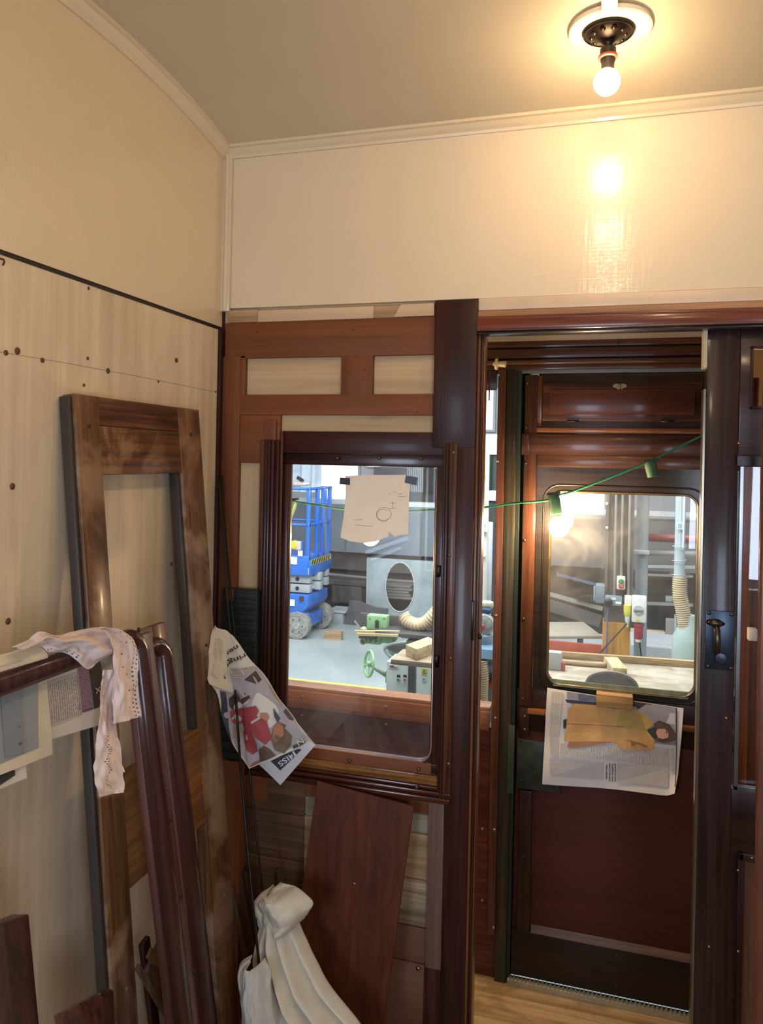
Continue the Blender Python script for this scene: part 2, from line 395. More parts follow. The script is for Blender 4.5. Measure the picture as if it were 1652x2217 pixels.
# lower boards, seen beside the leaning board
RAWP = wood('#c4a881', '#9c7d58', 'X', .7, 0, .35, 1, '#8d6f4c', .6)
zs = [at(910, y, D + .004).z for y in (1722, 1762, 1805, 1905, 2008, 2086)]
UNL = wood('#76543f', '#644634', 'X', .6, 0, .1)
for i in range(len(zs) - 1):
    m = [UNVARN, wood('#a8a08a', '#8a8068', 'X', .7), RAWP, wood('#b6a284', '#857050', 'X', .7, 0, .4), UNL][i]
    xr = at(928, 1900, D).x
    MB().box(-.70 if i else -.70, xr, D + .004 + .001 * (i % 2), D + .016, zs[i+1] + .0015, zs[i] - .0015, .001).done('board', m, g, 'auto')
for i in range(5):  # left boards darker: shadow over the raw boards put into the wood colour
    MB().box(-.94, -.70, D + .003 + .001 * (i % 2), D + .016, .42 + .1125 * i - .1105, .42 + .1125 * i, .001).done('board', wood('#76563a', '#5c4028', 'X', .7), g, 'auto')
MB().box(-.94, xr, D + .002, D + .016, .05, zs[-1] - .002, .001).done('board', UNL, g, 'auto')
MB().box(-.94, xr, D + .002, D + .016, zs[0], .93, .001).done('lower_rail', UNVARN, g, 'auto')
x0, x1, z0, z1 = rect(925, 1700, 981, 2085, D - .003)
MB().box(x0, x1 - .002, D - .006, D + .01, zs[-1], at(950, 1715, D).z, .0015).done('stile', wood('#80645a', '#6d5147', 'Z', .6), g, 'auto')
for x, y in ((905, 2098), (944, 1722)): screw(g, at(x, y, D - .007), r=.005)
for x, y in ((556, 718), (765, 714), (771, 770), (755, 804), (789, 801), (788, 822), (902, 892), (510, 862)):
    MB().lathe([(.0018, 0), (.0001, .0004)], at(x, y, D + .0006), (0, -1, 0), 8).done('nail_hole', BLACK, g)

# ------------------------------------------------------------------ window_1: dropped sash between compartment and corridor
g = root('window_1', (-.58, D, .85), None, None, None, 'structure')
GL, GR, GB, GT = -.763, -.389, at(800, 1638, D).z, 1.618
YG = D + .02
MB().box(GL - .01, GR + .01, YG, YG + .005, GB - .01, GT + .01).done('pane', glass(haze=.06), g)
DK = wood('#3a1b17', '#1f0e0d', 'X', .3, .5, .3)
pbox('head_board', 607, 935, 962, 983, D + .0, D + .03, wood('#4c2018', '#35130f', 'X', .45, .1), g)
pbox('sash_rail', 610, 979, 962, 1009, D + .006, D + .035, DK, g)
MB().box(at(603, 1300, D).x, GL, D + .008, D + .035, GB - .02, GT + .01, .002).done('sash_stile', MAHOG_DARK, g, 'auto')
MB().tube([(GL + .001, D + .012, GB), (GL + .001, D + .012, GT)], .0045, 8).done('glazing_bead', MAHOGZ, g, True)
MB().box(GR, at(962, 1300, D).x, D + .008, D + .035, GB - .03, GT + .01, .002).done('sash_stile', MAHOG_DARK, g, 'auto')
MB().tube([(GR - .001, D + .012, GB + .03), (GR - .001, D + .012, GT)], .003, 8).done('glazing_bead', MAHOG_DARK, g, True)
# bottom sash rail with a rounded glass corner
MB().box(at(603, 1640, D).x, GR + .03, D + .006, D + .035, GB - .022, GB, .003).done('sash_rail', MAHOG_DARKX, g, 'auto')
mb = MB(); r_ = .035; c0 = Vector((GR - r_, D + .008, GB + r_)); pts = [Vector((GR, D + .008, GB))]
for k in range(9): t = -PI/2 + k * PI/16; pts.append(c0 + Vector((math.cos(t) * r_, 0, math.sin(t) * r_)))
mb.prism(pts, (0, .025, 0)).done('corner_fillet', MAHOG_DARK, g)
pts = [Vector((GL, D + .009, GB))] + [Vector((GR - r_, D + .009, GB))] + pts[1:] + [Vector((GR, D + .009, GT))]
MB().tube(pts, .0022, 8).done('glazing_bead', paint('#c9bba4', .25, metal=.7), g, True)
# sill board and stacked mouldings under the sash
xa, xb = at(603, 1650, D).x, at(966, 1690, D).x
z1 = GB - .023; zq = at(820, 1682, D).z
MB().box(xa, xb, D - .006, D + .03, zq, z1, .002).done('sill_board', wood('#a8763f', '#5c3a1c', 'X', .28, .5, .3, 1, '#3a1e12', .8, (.5, .62)), g, 'auto')
xa2, xb2 = -.86, at(978, 1705, D).x
for k, (dz, hh, out) in enumerate([(0, .008, .012), (.009, .010, .018), (.020, .013, .024)]):
    MB().box(xa2, xb2 - .004 * k * 0, D - out, D + .01, zq - dz - hh, zq - dz, .0035).done('sill_moulding', wood('#5c2f1c', '#3a1a10', 'X', .25, .6, .2), g, 'auto')
# architraves: rough outer edge, reeded middle
def archi(xl, xr, ztop, name, flip=False):
    w_ = xr - xl; zb_ = zq - .033
    parts = [(0, .28, .010, OAKM), (.28, .46, .018, MAHOG_DARK), (.46, .64, .022, MAHOG_DARK), (.64, .8, .018, MAHOG_DARK), (.8, 1, .010, MAHOG_DARK)]
    if flip: parts = [(0, .22, .012, MAHOG_DARK), (.22, .42, .020, MAHOG_DARK), (.42, 1, .014, OAKM)]
    for a, b, o, m in parts:
        MB().box(xl + a * w_, xl + b * w_, D - o, D + .012, zb_, ztop, .0025).done(name, m, g, 'auto')
archi(at(562, 1200, D).x, at(603, 1200, D).x, 1.678, 'architrave')
archi(at(958, 1200, D).x, at(988, 1200, D).x, 1.676, 'architrave', True)
MB().tube([(at(607, 1200, D).x, D - .004, GB - .02), (at(607, 1200, D).x, D - .004, 1.70)], .004, 8).done('stop_bead', MAHOGZ, g, True)
pbox('packing_block', 573, 908, 597, 955, D - .008, D + .004, UNVARNZ, g)
pbox('packing_block', 941, 905, 966, 935, D - .008, D + .012, paint('#1d0f10', .4), g)
for x, y in ((573, 973), (981, 980), (576, 1390), (975, 1425), (971, 1654), (973, 1202)): screw(g, at(x, y, D - .0145), r=.0045, mat=paint('#7a6450', .4, metal=.8))
for x, y in ((730, 992), (820, 992), (911, 993), (906, 1666), (756, 1648), (902, 1705)): screw(g, at(x, y, D - (.001 if y < 1000 else .007 if y < 1700 else .025)), r=.004, mat=paint('#6a5a50', .4, metal=.8))
for x, y in ((935, 1235), (930, 1430)):
    MB().box(GR + .006, GR + .014, D - .002, D + .01, at(x, y, D).z - .015, at(x, y, D).z + .012, .001).done('catch', paint('#2a2422', .3, metal=.9), g, 'auto')

# ------------------------------------------------------------------ doorway: post, jamb, head
XP0, XP1 = at(942, 750, D).x, -.297
g = root('door_1', (-.3, D, 0), None, None, None, 'structure')
MB().box(XP0, XP1, D - .010, D + .02, 1.665, 2.006, .002).done('post', wood('#3e1a12', '#2e120c', 'Z', .42, .05, .4), g, 'auto')
MB().box(at(968, 1000, D).x + .003 if False else -.352, XP1, D - .0096, D + .02, .0, 1.667, .002).done('post', MAHOG_DARK, g, 'auto')
MB().box(at(918, 2150, D).x, -.35, D - .004, D + .02, .0, zs[-1] - .001, .001).done('post_foot', MAHOG_DARK, g, 'auto')
for k, (dx, o, m) in enumerate(((.0, .002, wood('#8a5734', '#5e3820', 'Z', .35, .4)), (.006, -.012, MAHOG_DARK), (.010, -.02, wood('#a0683e', '#6a4226', 'Z', .3, .5)))):
    MB().box(XP1 + dx, XP1 + dx + (.006 if k < 2 else .004), D + .0 + k * .01, D + .055, 0, 1.925, .001).done('jamb', m, g, 'auto')
MB().box(XP1 - .001, XP1 + .005, D - .012, D - .002, at(1027, 1385, D).z, at(1027, 1300, D).z, .001).done('strike_plate', paint('#3c3838', .3, metal=.9), g, 'auto')
MB().lathe([(.006, 0), (.006, .006), (.002, .008)], at(1036, 1378, D), (1, 0, 0), 12).done('strike_pin', BLACK, g, True)
# head rail mouldings across the opening
xh0, xh1 = -.297, RW
def hz(y): return at(1200, y, D).z
def head(y0, y1, out, m, name='head_moulding', x0=xh0):
    MB().box(x0, xh1, D - out, D + .02, hz(y1), hz(y0), .0015).done(name, m, g, 'auto')
head(640, 667, .003, paint('#dcc3a4', .35), 'cover_strip')
head(668, 682, .006, wood('#c39468', '#a87a50', 'X', .5), 'packing_strip')
head(682, 690, .013, wood('#8a4a30', '#6a3420', 'X', .3, .4))
head(690, 712, .020, wood('#87452b', '#5e2b1a', 'X', .28, .5))
head(712, 716, .026, wood('#8a5a44', '#5c3426', 'X', .25, .6))
head(716, 722, .016, DK)
MB().box(xh0, xh1, D + .02, D + .06, 1.93, 2.02).done('track_cover', paint('#8c6a48', .6), g)

# ------------------------------------------------------------------ door_2: sliding compartment door, pushed partly open
YS = D + .018
g = root('door_2', (.45, YS, 0), None, None, None, 'structure')
SL = at(1520, 1300, YS).x; SLi = at(1592, 1300, YS).x
TOPD = 1.925
W1 = wood('#3c2421', '#1c0f0e', 'Z', .34, .3, 1.0, .7)
MB().box(SL, SLi, YS, YS + .032, 0, TOPD, .002).done('stile', W1, g, 'auto')
MB().box(SLi, .75, YS, YS + .032, at(1620, 990, YS).z, TOPD, .002).done('top_rail', wood('#40221e', '#241312', 'X', .33, .35, .4), g, 'auto')
MB().box(.70, .80, YS, YS + .032, 0, TOPD, .002).done('stile', W1, g, 'auto')
zg = at(1610, 1712, YS).z
MB().box(SLi, .75, YS, YS + .032, at(1620, 1852, YS).z, zg, .002).done('middle_rail', wood('#3a201d', '#221211', 'X', .33, .35, .3), g, 'auto')
MB().box(SL - .006, SL, YS - .001, YS + .033, 0, 1.80, .001).done('edge_strip', paint('#8f8878', .25, metal=.9), g)
MB().box(SL - .008, SL + .0005, YS - .002, YS + .033, 1.845, TOPD, .001).done('edge_strip', paint('#c9ba9c', .5), g)
tr = paint('#8c9096', .3, metal=.9)
xt = at(1594, 1400, YS).x
MB().box(xt, xt + .008, YS - .004, YS + .01, zg, at(1600, 1000, YS).z, .001).done('glazing_channel', tr, g)
MB().box(xt, .70, YS - .004, YS + .01, zg, zg + .009, .001).done('glazing_channel', tr, g)
MB().box(xt, .70, YS + .014, YS + .018, zg, at(1620, 1000, YS).z).done('pane', glass(), g)
zt = at(1610, 998, YS).z
MB().box(SLi - .004, .70, YS - .010, YS + .01, zt - .012, zt + .012, .002).done('weather_bar', paint('#17100f', .4), g)
# small top light
x0, z1 = at(1625, 750, YS).x, at(1640, 750, YS).z; z0 = at(1640, 886, YS).z
for nm, b in (('top_light_moulding', (x0, x0 + .006, z0, z1)), ('top_light_moulding', (x0, .66, z0, z0 + .006)), ('top_light_moulding', (x0, .66, z1 - .006, z1))):
    MB().box(b[0], b[1], YS - .005, YS + .002, b[2], b[3], .0015).done(nm, MAHOG_DARK, g)
MB().box(x0 + .006, .66, YS - .0008, YS, z0 + .006, z1 - .006).done('top_light_mirror', paint('#b89c88', .08, .02, metal=1), g)
# lower panel and its moulding
MB().box(SLi - .001, at(1594, 2000, YS).x + .002, YS, YS + .03, 0, at(1620, 1852, YS).z + .001).done('stile_edge', W1, g)
xm0, xm1 = at(1594, 2000, YS).x, at(1608, 2000, YS).x; zm = at(1610, 1845, YS).z
MB().box(xm0, xm1, YS - .006, YS + .01, .1, zm, .003).done('panel_moulding', wood('#3c241d', '#241511', 'Z', .4), g, 'auto')
MB().box(xm0, .68, YS - .006, YS + .01, zm - .018, zm, .003).done('panel_moulding', wood('#3c241d', '#241511', 'X', .4), g, 'auto')
MB().box(SLi - .01, .70, YS + .008, YS + .02, .0, zm + .03).done('panel', wood('#6b4630', '#563620', 'Z', .5), g)
for x, y in ((1598, 1885), (1598, 2060), (1628, 1858), (1535, 2050), (1600, 960), (1572, 1555)): screw(g, at(x, y, YS - (.0065 if x > 1590 and y > 1800 else .001)), r=.0035)
# handle plate
x0, x1, z0, z1 = rect(1527, 1322, 1590, 1450, YS)
PL = paint('#3b4653', .32, .1, 20, metal=.75)
hp = MB().box(x0, x1, YS - .003, YS, z0, z1, .0012).done('handle_plate', PL, g, 'auto')
for sx in (x0 + .006, x1 - .006):
    for sz in (z0 + .006, z1 - .006): screw(hp, (sx, YS - .003, sz), r=.0045, mat=paint('#4c5058', .3, metal=.9))
hc = at(1549, 1350, YS)
mb = MB().tube([hc + Vector((-.016, -.004, .003)), hc + Vector((-.006, -.012, .003)), hc + Vector((.006, -.012, .003)), hc + Vector((.016, -.004, .001))], [.005, .008, .008, .003], 12)
mb.tube([hc + Vector((0, -.012, 0)), hc + Vector((.001, -.022, -.012)), hc + Vector((.002, -.023, -.04)), hc + Vector((.001, -.018, -.056)), hc + Vector((.0, -.008, -.062))], [.006, .0065, .0065, .006, .003], 12)
mb.done('handle_lever', paint('#5a5348', .3, metal=.9), hp, True)
kc = at(1560, 1424, YS)
MB().lathe([(.0125, 0), (.0125, .003), (.011, .005), (.0001, .006)], kc + Vector((0, -.003, 0)), (0, -1, 0), 24).done('keyhole_cover', PL, hp, 'auto')

# ------------------------------------------------------------------ corridor and the outside wall
struct('floor_corridor', MB().box(-1.3, 1.2, 1.80, YE + .03, -.05, 0), wood('#cdb48f', '#9d7c54', 'X', .6, 0, .3, .5, '#7b6142', .6, (.5, .62)))
WX0, WX1 = -1.35, at(1068, 1200, YE).x     # outside window beside the door
WZ0, WZ1 = at(640, 1480, YE + .02).z + .0, at(1058, 838, YE).z
x1c = at(1086, 1300, YE - .02).x
g2 = root('wall_exterior', (-.9, YE, 0), None, None, None, 'structure')
MB().box(-2.2, WX0, YE, YE + .05, 0, 2.6).box(WX0, x1c, YE, YE + .05, 0, WZ0 - .065).box(WX0, WX1, YE, YE + .05, WZ1, 2.6).done('wall_board', wood('#6e3c2c', '#54291d', 'X', .35, .3, .2), g2)
MB().box(.37, 1.6, YE, YE + .05, 0, 2.6).box(WX1, .37, YE, YE + .05, 1.915, 2.6).done('wall_board', wood('#6e3c2c', '#54291d', 'Z', .35, .3), g2)
SILLC = wood('#b07250', '#8f5636', 'X', .4, .3, .15)
MB().box(WX0, WX1, YE - .012, YE + .01, WZ0 - .072, WZ0 - .012, .002).done('window_rail', SILLC, g2, 'auto')
MB().box(WX0, WX1, YE - .006, YE + .06, WZ0 - .012, WZ0, .002).done('window_sill', wood('#b58a6a', '#9a6e4e', 'X', .5), g2, 'auto')
for x, y in ((654, 1508), (835, 1530), (654, 1548), (836, 1568), (1044, 1950), (1044, 1795)): screw(g2, at(x, y, YE - (.0125 if y < 1540 else .0005)), r=.005, mat=STEEL)
# mouldings above the door
def chz(y): return at(1200, y, YE).z
for k, (y0, y1, o, m) in enumerate(((738, 752, .010, wood('#68402a', '#40241a', 'X', .28, .5)), (752, 757, .004, DK), (757, 776, .016, MAHOG), (776, 781, .006, DK), (781, 790, .024, wood('#6e4a30', '#46301e', 'X', .25, .6)), (790, 801, .014, wood('#583a24', '#3c2618', 'X', .3, .5)))):
    MB().box(-1.3, 1.2, YE - o, YE + .01, chz(y1), chz(y0), .002).done('cornice_moulding', m, g2, 'auto')
MB().box(-1.3, 1.2, YE - .004, YE + .01, chz(738), 2.6).done('cornice_board', paint('#cfbf9a', .4), g2)
MB().box(-1.3, WX1 + .4 - .4, YE - .010, YE + .01, WZ1 - .01, chz(801), .002).done('window_head', MAHOG, g2, 'auto')
MB().box(at(1119, 900, YE).x, .4, YE - .010, YE + .01, chz(808), chz(801), .001).done('drip_strip', paint('#5f7078', .4), g2)
# screwed cover strip, then the green weathered pillar
x0, x1 = at(1069, 1300, YE - .02).x, at(1086, 1300, YE - .02).x
cs = MB().box(x0, x1, YE - .022, YE + .02, at(1075, 2015, YE).z, at(1075, 803, YE).z, .0015).done('cover_strip', wood('#7a4c36', '#5c3825', 'Z', .35, .3, .15), g2, 'auto')
for y in (812, 998, 1333, 1555, 1797, 2009): screw(cs, at(1078 - (y - 812) * .009 + 1, y, YE - .022), r=.005, mat=STEEL)
x2, x3 = x1, at(1121, 1300, YE).x
MB().box(x2, x3 - .012, YE - .018, YE + .03, 0, chz(801), .003).done('door_pillar', wood('#4c4230', '#2e281e', 'Z', .45, .2, .5, 1, '#263a2c', .5, (.52, .62)), g2, 'auto')
MB().box(x3 - .012, x3, YE - .012, YE + .03, 0, chz(803), .001).box(x3 - .02, x3 + .02, YE + .034, YE + .05, 0, chz(803)).box(.34, .40, YE + .036, YE + .05, 0, chz(803)).box(x3 - .02, .4, YE + .036, YE + .05, 0, .05).done('door_gap_strip', paint('#18261f', .5), g2)  # dark strip in the gap; unseen backing strips added to stop light leaks
pbox('repair_plate', 1099, 1570, 1113, 1718, YE - .0225, YE - .018, paint('#3e4b3c', .5, .2), g2)
MB().box(at(1338, 760, YE).x - .0012, at(1338, 760, YE).x + .0012, YE - .0168, YE, chz(781), chz(738)).done('moulding_joint', paint('#1c100c', .6), g2)
# white cord holder on the corner
hb = at(1072, 788, YE - .03)
mb = MB().lathe([(.006, 0), (.006, .006), (.018, .008), (.019, .013), (.008, .016), (.010, .036), (.010, .040)], hb + Vector((-.006, 0, 0)), (1, -.1, -.05), 16)
tag(mb.done('cable_clamp', paint('#d8c8a4', .4), None, 'auto'), 'small cream flanged clamp under the mouldings above the cover strip', 'clamp')
hs = at(1058, 820, YE - .02)
MB().box(hs.x, hs.x + .004, YE - .016, YE - .012, at(1058, 868, YE).z, at(1058, 800, YE).z).done('window_catch', paint('#3a2418', .5), g2)

# ------------------------------------------------------------------ door_3: the outside door with its drop light
g = root('door_3', (.05, YE, .02), None, None, None, 'structure')
DX0, DX1 = x3 + .003, .36
YD = YE + .004
GX0, GX1, GZ0, GZ1 = at(1188, 1300, YD).x, at(1508, 1300, YD).x, at(1350, 1496, YD).z, at(1350, 1068, YD).z
DG = wood('#3a2a20', '#1f1813', 'X', .35, .3, .3, 1, '#24281e', .7)
def dz(y, x=1300): return at(x, y, YD).z
# rounded-rectangle opening
def snap(loop, x0, x1, z0, z1):
    for cx, cz in ((x0, z0), (x0, z1), (x1, z0), (x1, z1)):
        p = min(loop, key=lambda q: (q.x - cx)**2 + (q.z - cz)**2); p.x, p.z = cx, cz
def rrect(x0, x1, z0, z1, r, y, n=8):
    p = []
    for cx, cz, a in ((x1 - r, z1 - r, 0), (x0 + r, z1 - r, PI/2), (x0 + r, z0 + r, PI), (x1 - r, z0 + r, 3*PI/2)):
        for k in range(n + 1): t = a + k * PI/2/n; p.append(Vector((cx + r*math.cos(t), y, cz + r*math.sin(t))))
    return p
def sqloop(x0, x1, z0, z1, y, n=8):
    p = []
    for cx, cz in ((x1, z1), (x0, z1), (x0, z0), (x1, z0)):
        for k in range(n + 1): p.append(Vector((cx, y, cz)))
    # spread edge points slightly so that the ring stays regular
    return p
SX0 = at(1157, 1300, YD).x
inn = rrect(GX0, GX1, GZ0, GZ1, .038, YD); zt_, zb_ = dz(1013), dz(1520)
mb = MB(); cxm, czm = (GX0 + GX1)/2, (GZ0 + GZ1)/2; out = []
for p in inn:
    d = p - Vector((cxm, YD, czm)); sx = ((DX1 if d.x > 0 else SX0) - cxm) / d.x if abs(d.x) > 1e-6 else 1e9; sz = ((zt_ if d.z > 0 else zb_) - czm) / d.z if abs(d.z) > 1e-6 else 1e9
    k = min(sx, sz); out.append(Vector((cxm, YD, czm)) + d * k)
snap(out, SX0, DX1, zb_, zt_)
mb.ring_plate(out, inn, (0, .03, 0)).done('drop_light_frame', DG, g)
MB().tube(rrect(GX0, GX1, GZ0, GZ1, .038, YD - .001) + [rrect(GX0, GX1, GZ0, GZ1, .038, YD - .001)[0]], .004, 8, False).done('glass_rim', paint('#9a8560', .3, .2, 20, metal=.8), g, True)
MB().tube(rrect(GX0 - .022, GX1 + .022, GZ0 - .02, GZ1 + .02, .05, YD) + [rrect(GX0 - .022, GX1 + .022, GZ0 - .02, GZ1 + .02, .05, YD)[0]], .003, 8, False).done('frame_bead', paint('#241c14', .35, .2), g, True)
MB().box(GX0 - .01, GX1 + .01, YD + .012, YD + .016, GZ0 - .01, GZ1 + .01).done('pane', glass(haze=.13), g)
MB().prism([(GX0 + .01, YD + .002, GZ0 + .014), (GX1 - .01, YD + .002, GZ0 + .014), (GX1 - .02, YD - .006, GZ0 - .004), (GX0 + .02, YD - .006, GZ0 - .004)], (0, .006, 0)).done('putty_fillet', paint('#5c6a5c', .5, .25, 30), g)
# side stile strips
st = MB().box(at(1129, 1260, YD).x, at(1157, 1260, YD).x, YD - .010, YD + .03, dz(1527, 1140), dz(812, 1140), .003).done('stile', wood('#5e3c2a', '#3a2218', 'Z', .32, .4, .3), g, 'auto')
for x, y in ((1141, 829), (1139, 925), (1139, 973), (1138, 1002), (1135, 1170), (1133, 1341), (1132, 1513)): screw(st, at(x, y, YD - .011), r=.005, mat=paint('#6c5444', .35, metal=.9))
MB().box(SX0, DX1, YD, YD + .03, dz(1013), dz(808), .001).done('upper_board', wood('#4c3628', '#2e2018', 'X', .42, .2, .4), g, 'auto')
MB().box(at(1157, 860, YD).x, at(1174, 860, YD).x, YD - .004, YD + .01, dz(924, 1160), dz(815, 1160), .002).done('fillet_strip', wood('#80512f', '#5a341c', 'Z', .35, .4), g, 'auto')
# hinged ventilator flap
fx0, fx1, fz0, fz1 = at(1175, 870, YD).x, at(1520, 870, YD).x, dz(912), dz(829)
fl = MB().box(fx0, fx1, YD - .008, YD + .004, fz0, fz1, .002).done('ventilator_flap', MAHOG, g, 'auto')
m_ = .020
MB().prism([(fx0 + m_, YD - .008, fz0 + m_), (fx1 - m_, YD - .008, fz0 + m_), (fx1 - m_, YD - .008, fz1 - m_), (fx0 + m_, YD - .008, fz1 - m_)], (0, -.007, 0), .004).done('raised_field', wood('#603628', '#4a281e', 'X', .32, .3, .15), fl, 'auto')
cc = at(1342, 836, YD - .012)
MB().prism([cc + Vector(p) for p in ((-.020, 0, .003), (-.012, 0, .007), (.012, 0, .007), (.020, 0, .003), (.020, 0, -.003), (.010, 0, -.006), (.006, 0, -.010), (-.006, 0, -.010), (-.010, 0, -.006), (-.020, 0, -.003))], (0, -.003, 0)).done('flap_catch', BRASS, fl)
MB().tube([cc + Vector((0, -.003, .008)), cc + Vector((0, -.009, .004)), cc + Vector((0, -.009, -.004)), cc + Vector((0, -.003, -.008))], .0035, 10).done('catch_knob', paint('#b09a72', .2, metal=1), fl, True)
for x in (1240, 1444):
    c = at(x, 912, YD - .009); MB().tube([c - Vector((.018, 0, 0)), c + Vector((.018, 0, 0))], .003, 8).done('hinge', paint('#3a2a20', .4, metal=.6), fl, True)
MB().box(SX0 - .004, DX1, YD - .010, YD + .01, dz(938), dz(926), .003).done('ledge_moulding', wood('#8a5834', '#5e3a20', 'X', .3, .5), g, 'auto')
MB().box(DX0 + .01, DX1, YD - .012, YD + .01, dz(984, 1200), dz(939, 1200), .004).done('waist_moulding', wood('#54362a', '#35221c', 'X', .3, .35, .3), g, 'auto')
MB().box(SX0, DX1, YD - .005, YD + .01, dz(1013), dz(985), .003).done('waist_moulding', wood('#5c3e2c', '#3c281e', 'X', .3, .3, .3), g, 'auto')
pbox('hinge_plate', 1129, 938, 1146, 985, YD - .016, YD - .008, wood('#4a2a1e', '#33190f', 'Z', .3, .4), g)
# below the glass
MB().box(DX0, DX1, YD, YD + .03, .02, dz(1520), .001).done('door_panel', wood('#582a20', '#4a2218', 'X', .6, .0, .08), g, 'auto')
MB().box(DX0, DX1, YD - .004, YD + .02, dz(1600), dz(1508), .002).done('lock_rail', wood('#36221a', '#241510', 'X', .35, .3), g, 'auto')
zr = at(1148, 1533, YD).z
MB().box(at(1143, 1533, YD).x, DX1, YD - .016, YD, zr - .014, zr + .002, .002).done('rail_strip', wood('#a5693a', '#7a4824', 'X', .35, .3), g, 'auto')
lp = pbox('corner_plate', 1124, 1532, 1146, 1594, YD - .008, YD - .002, wood('#432a20', '#2d1a14', 'Z', .35, .3), g)
for x, y in ((1136, 1551), (1136, 1580)): screw(lp, at(x, y, YD - .009), r=.0045)
lk = MB().box(at(1120, 1648, YD).x, at(1215, 1648, YD).x, YD - .018, YD - .004, dz(1706, 1160), dz(1602, 1160), .002).done('lock_case', paint('#47524c', .45, .2, 25, metal=.5, c2='#333b37'), g, 'auto')
for x, y in ((1128, 1604), (1128, 1690), (1158, 1675), (1197, 1702)): screw(lk, at(x, y, YD - .019), r=.0045, mat=paint('#3c423e', .4, metal=.8))
vs_ = MB().box(at(1122, 1860, YD).x, at(1150, 1860, YD).x, YD - .012, YD + .002, dz(2018, 1136), dz(1708, 1136), .003).done('lower_stile', wood('#40291f', '#2a1a14', 'Z', .35, .3), g, 'auto')
for y in (1731, 1854, 1987): screw(vs_, at(1134, y, YD - .013), r=.0045, mat=paint('#4c3a30', .4, metal=.8))
zk = dz(2040, 1300)
MB().box(DX0, DX1, YD - .014, YD + .004, .03, zk - .004, .002).done('kick_rail', wood('#2e231a', '#211a14', 'X', .4, .2), g, 'auto')
MB().prism([(at(1150, 2010, YD).x, YD - .014, zk - .006), (DX1, YD - .014, zk - .006), (DX1, YD - .001, zk + .016), (at(1150, 2010, YD).x, YD - .001, zk + .016)], (0, .003, 0)).done('kick_moulding', wood('#7d6250', '#5c4638', 'X', .4, .2), g)
for x, y in ((1335, 2070), (1335, 2136), (1128, 2093)): screw(g, at(x, y, YD - .015), r=.004, mat=paint('#4c443a', .5, metal=.6))
# ribbed tread strip on the threshold
zt2 = .024; mb = MB().box(DX0 - .01, .30, YE - .022, YE - .004, .0, .018, .001)
n = 46; xs0 = DX0 - .005
for i in range(n): x = xs0 + i * .0125; mb.prism([(x, YE - .024, .018), (x + .006, YE - .024, .018), (x + .003, YE - .024, .027)], (0, .02, 0))
struct('trim_6', mb, paint('#c2c0a8', .4, metal=.6))
struct('ceiling_corridor', MB().box(-1.6, 1.6, D + .03, YE + .1, 2.5, 2.55), paint('#cbbb9b', .5))
struct('wall_corridor_left', MB().box(-1.75, -1.7, D, YE + .05, 0, 2.55), paint('#7a5138', .5))
struct('wall_partition_rear', MB().box(-.295, RW, D + .055, D + .06, 1.93, 2.55).box(XL, -.295, D + .041, D + .06, 1.68, 2.55), paint('#a9967a', .5))

# ================================================================== things in the compartment
def catmull(pts, n=6):
    P_ = [Vector(p) for p in pts]; P_ = [P_[0]*2 - P_[1]] + P_ + [P_[-1]*2 - P_[-2]]; o = []
    for i in range(1, len(P_) - 2):
        for k in range(n):
            t = k / n; a, b, c, d = P_[i-1:i+3]
            o.append(.5 * ((2*b) + (c - a)*t + (2*a - 5*b + 4*c - d)*t*t + (3*b - a - 3*c + d)*t**3))
    o.append(P_[-2]); return o
def along(poly):
    L = [0]
    for a, b in zip(poly, poly[1:]): L.append(L[-1] + (b - a).length)
    T = L[-1]
    def f(t):
        s = max(0, min(1, t)) * T
        for i in range(len(poly) - 1):
            if s <= L[i+1] or i == len(poly) - 2:
                k = (s - L[i]) / max(1e-9, L[i+1] - L[i]); return poly[i].lerp(poly[i+1], k)
    return f
def solid(o, t=.0012):
    m = o.modifiers.new('thickness', 'SOLIDIFY'); m.thickness = t; m.offset = 0
    m = o.modifiers.new('shading', 'WEIGHTED_NORMAL'); m.weight = 100; return o

# ---- ceiling lamp
LC = at(1318, 43, 1.5); LC.z = ceil_z(1.5)
g = root('ceiling_light', LC, 'lit round white bulb in a bronze ceiling rose on a pale ring', 'ceiling light')
RING = paint('#eadcc0', .3)
MB().lathe([(.076, .004), (.076, -.004), (.073, -.0055), (.070, -.004), (.001, -.004)], LC + Vector((.003, 0, 0)), (0, 0, 1), 48).done('ceiling_ring', RING, g, 'auto')
mb = MB(); mb.box(LC.x - .012, LC.x + .016, 1.5 - .2, 1.5 - .068, LC.z - .006, LC.z + .01, .001)
mb.done('conduit_cover', RING, g)
BRZ = paint('#4a3f34', .35, .25, 40, metal=.85, bumpk=.4, bscale=90, c2='#2c241d')
MB().lathe([(.047, -.002), (.048, -.007), (.045, -.010), (.044, -.008), (.040, -.008), (.035, -.013), (.022, -.018), (.013, -.024), (.008, -.030), (.007, -.040)], LC, (0, 0, 1), 40).done('rose', BRZ, g, 'auto')
mb = MB()
for k in range(10):
    t = k * 2*PI/10; c = LC + Vector((math.cos(t)*.031, math.sin(t)*.031, -.014)); mb.lathe([(.0001, -.004), (.004, -.002), (.006, 0), (.004, .002)], c, (0, 0, 1), 8)
mb.done('rose_ornament', BRZ, g, True)
MB().lathe([(.012, -.034), (.0148, -.037), (.0148, -.046), (.0138, -.050), (.0138, -.060), (.012, -.064), (.0115, -.080), (.011, -.084)], LC, (0, 0, 1), 24).done('lampholder', paint('#3a332b', .4, metal=.6), g, 'auto')
MB().lathe([(.015, -.0485), (.0178, -.050), (.0178, -.054), (.015, -.0555)], LC, (0, 0, 1), 24).done('shade_ring', paint('#a04a34', .4), g, True)
BC = Vector((LC.x - .001, 1.5, at(1313, 178, 1.5).z)); BR = .0243
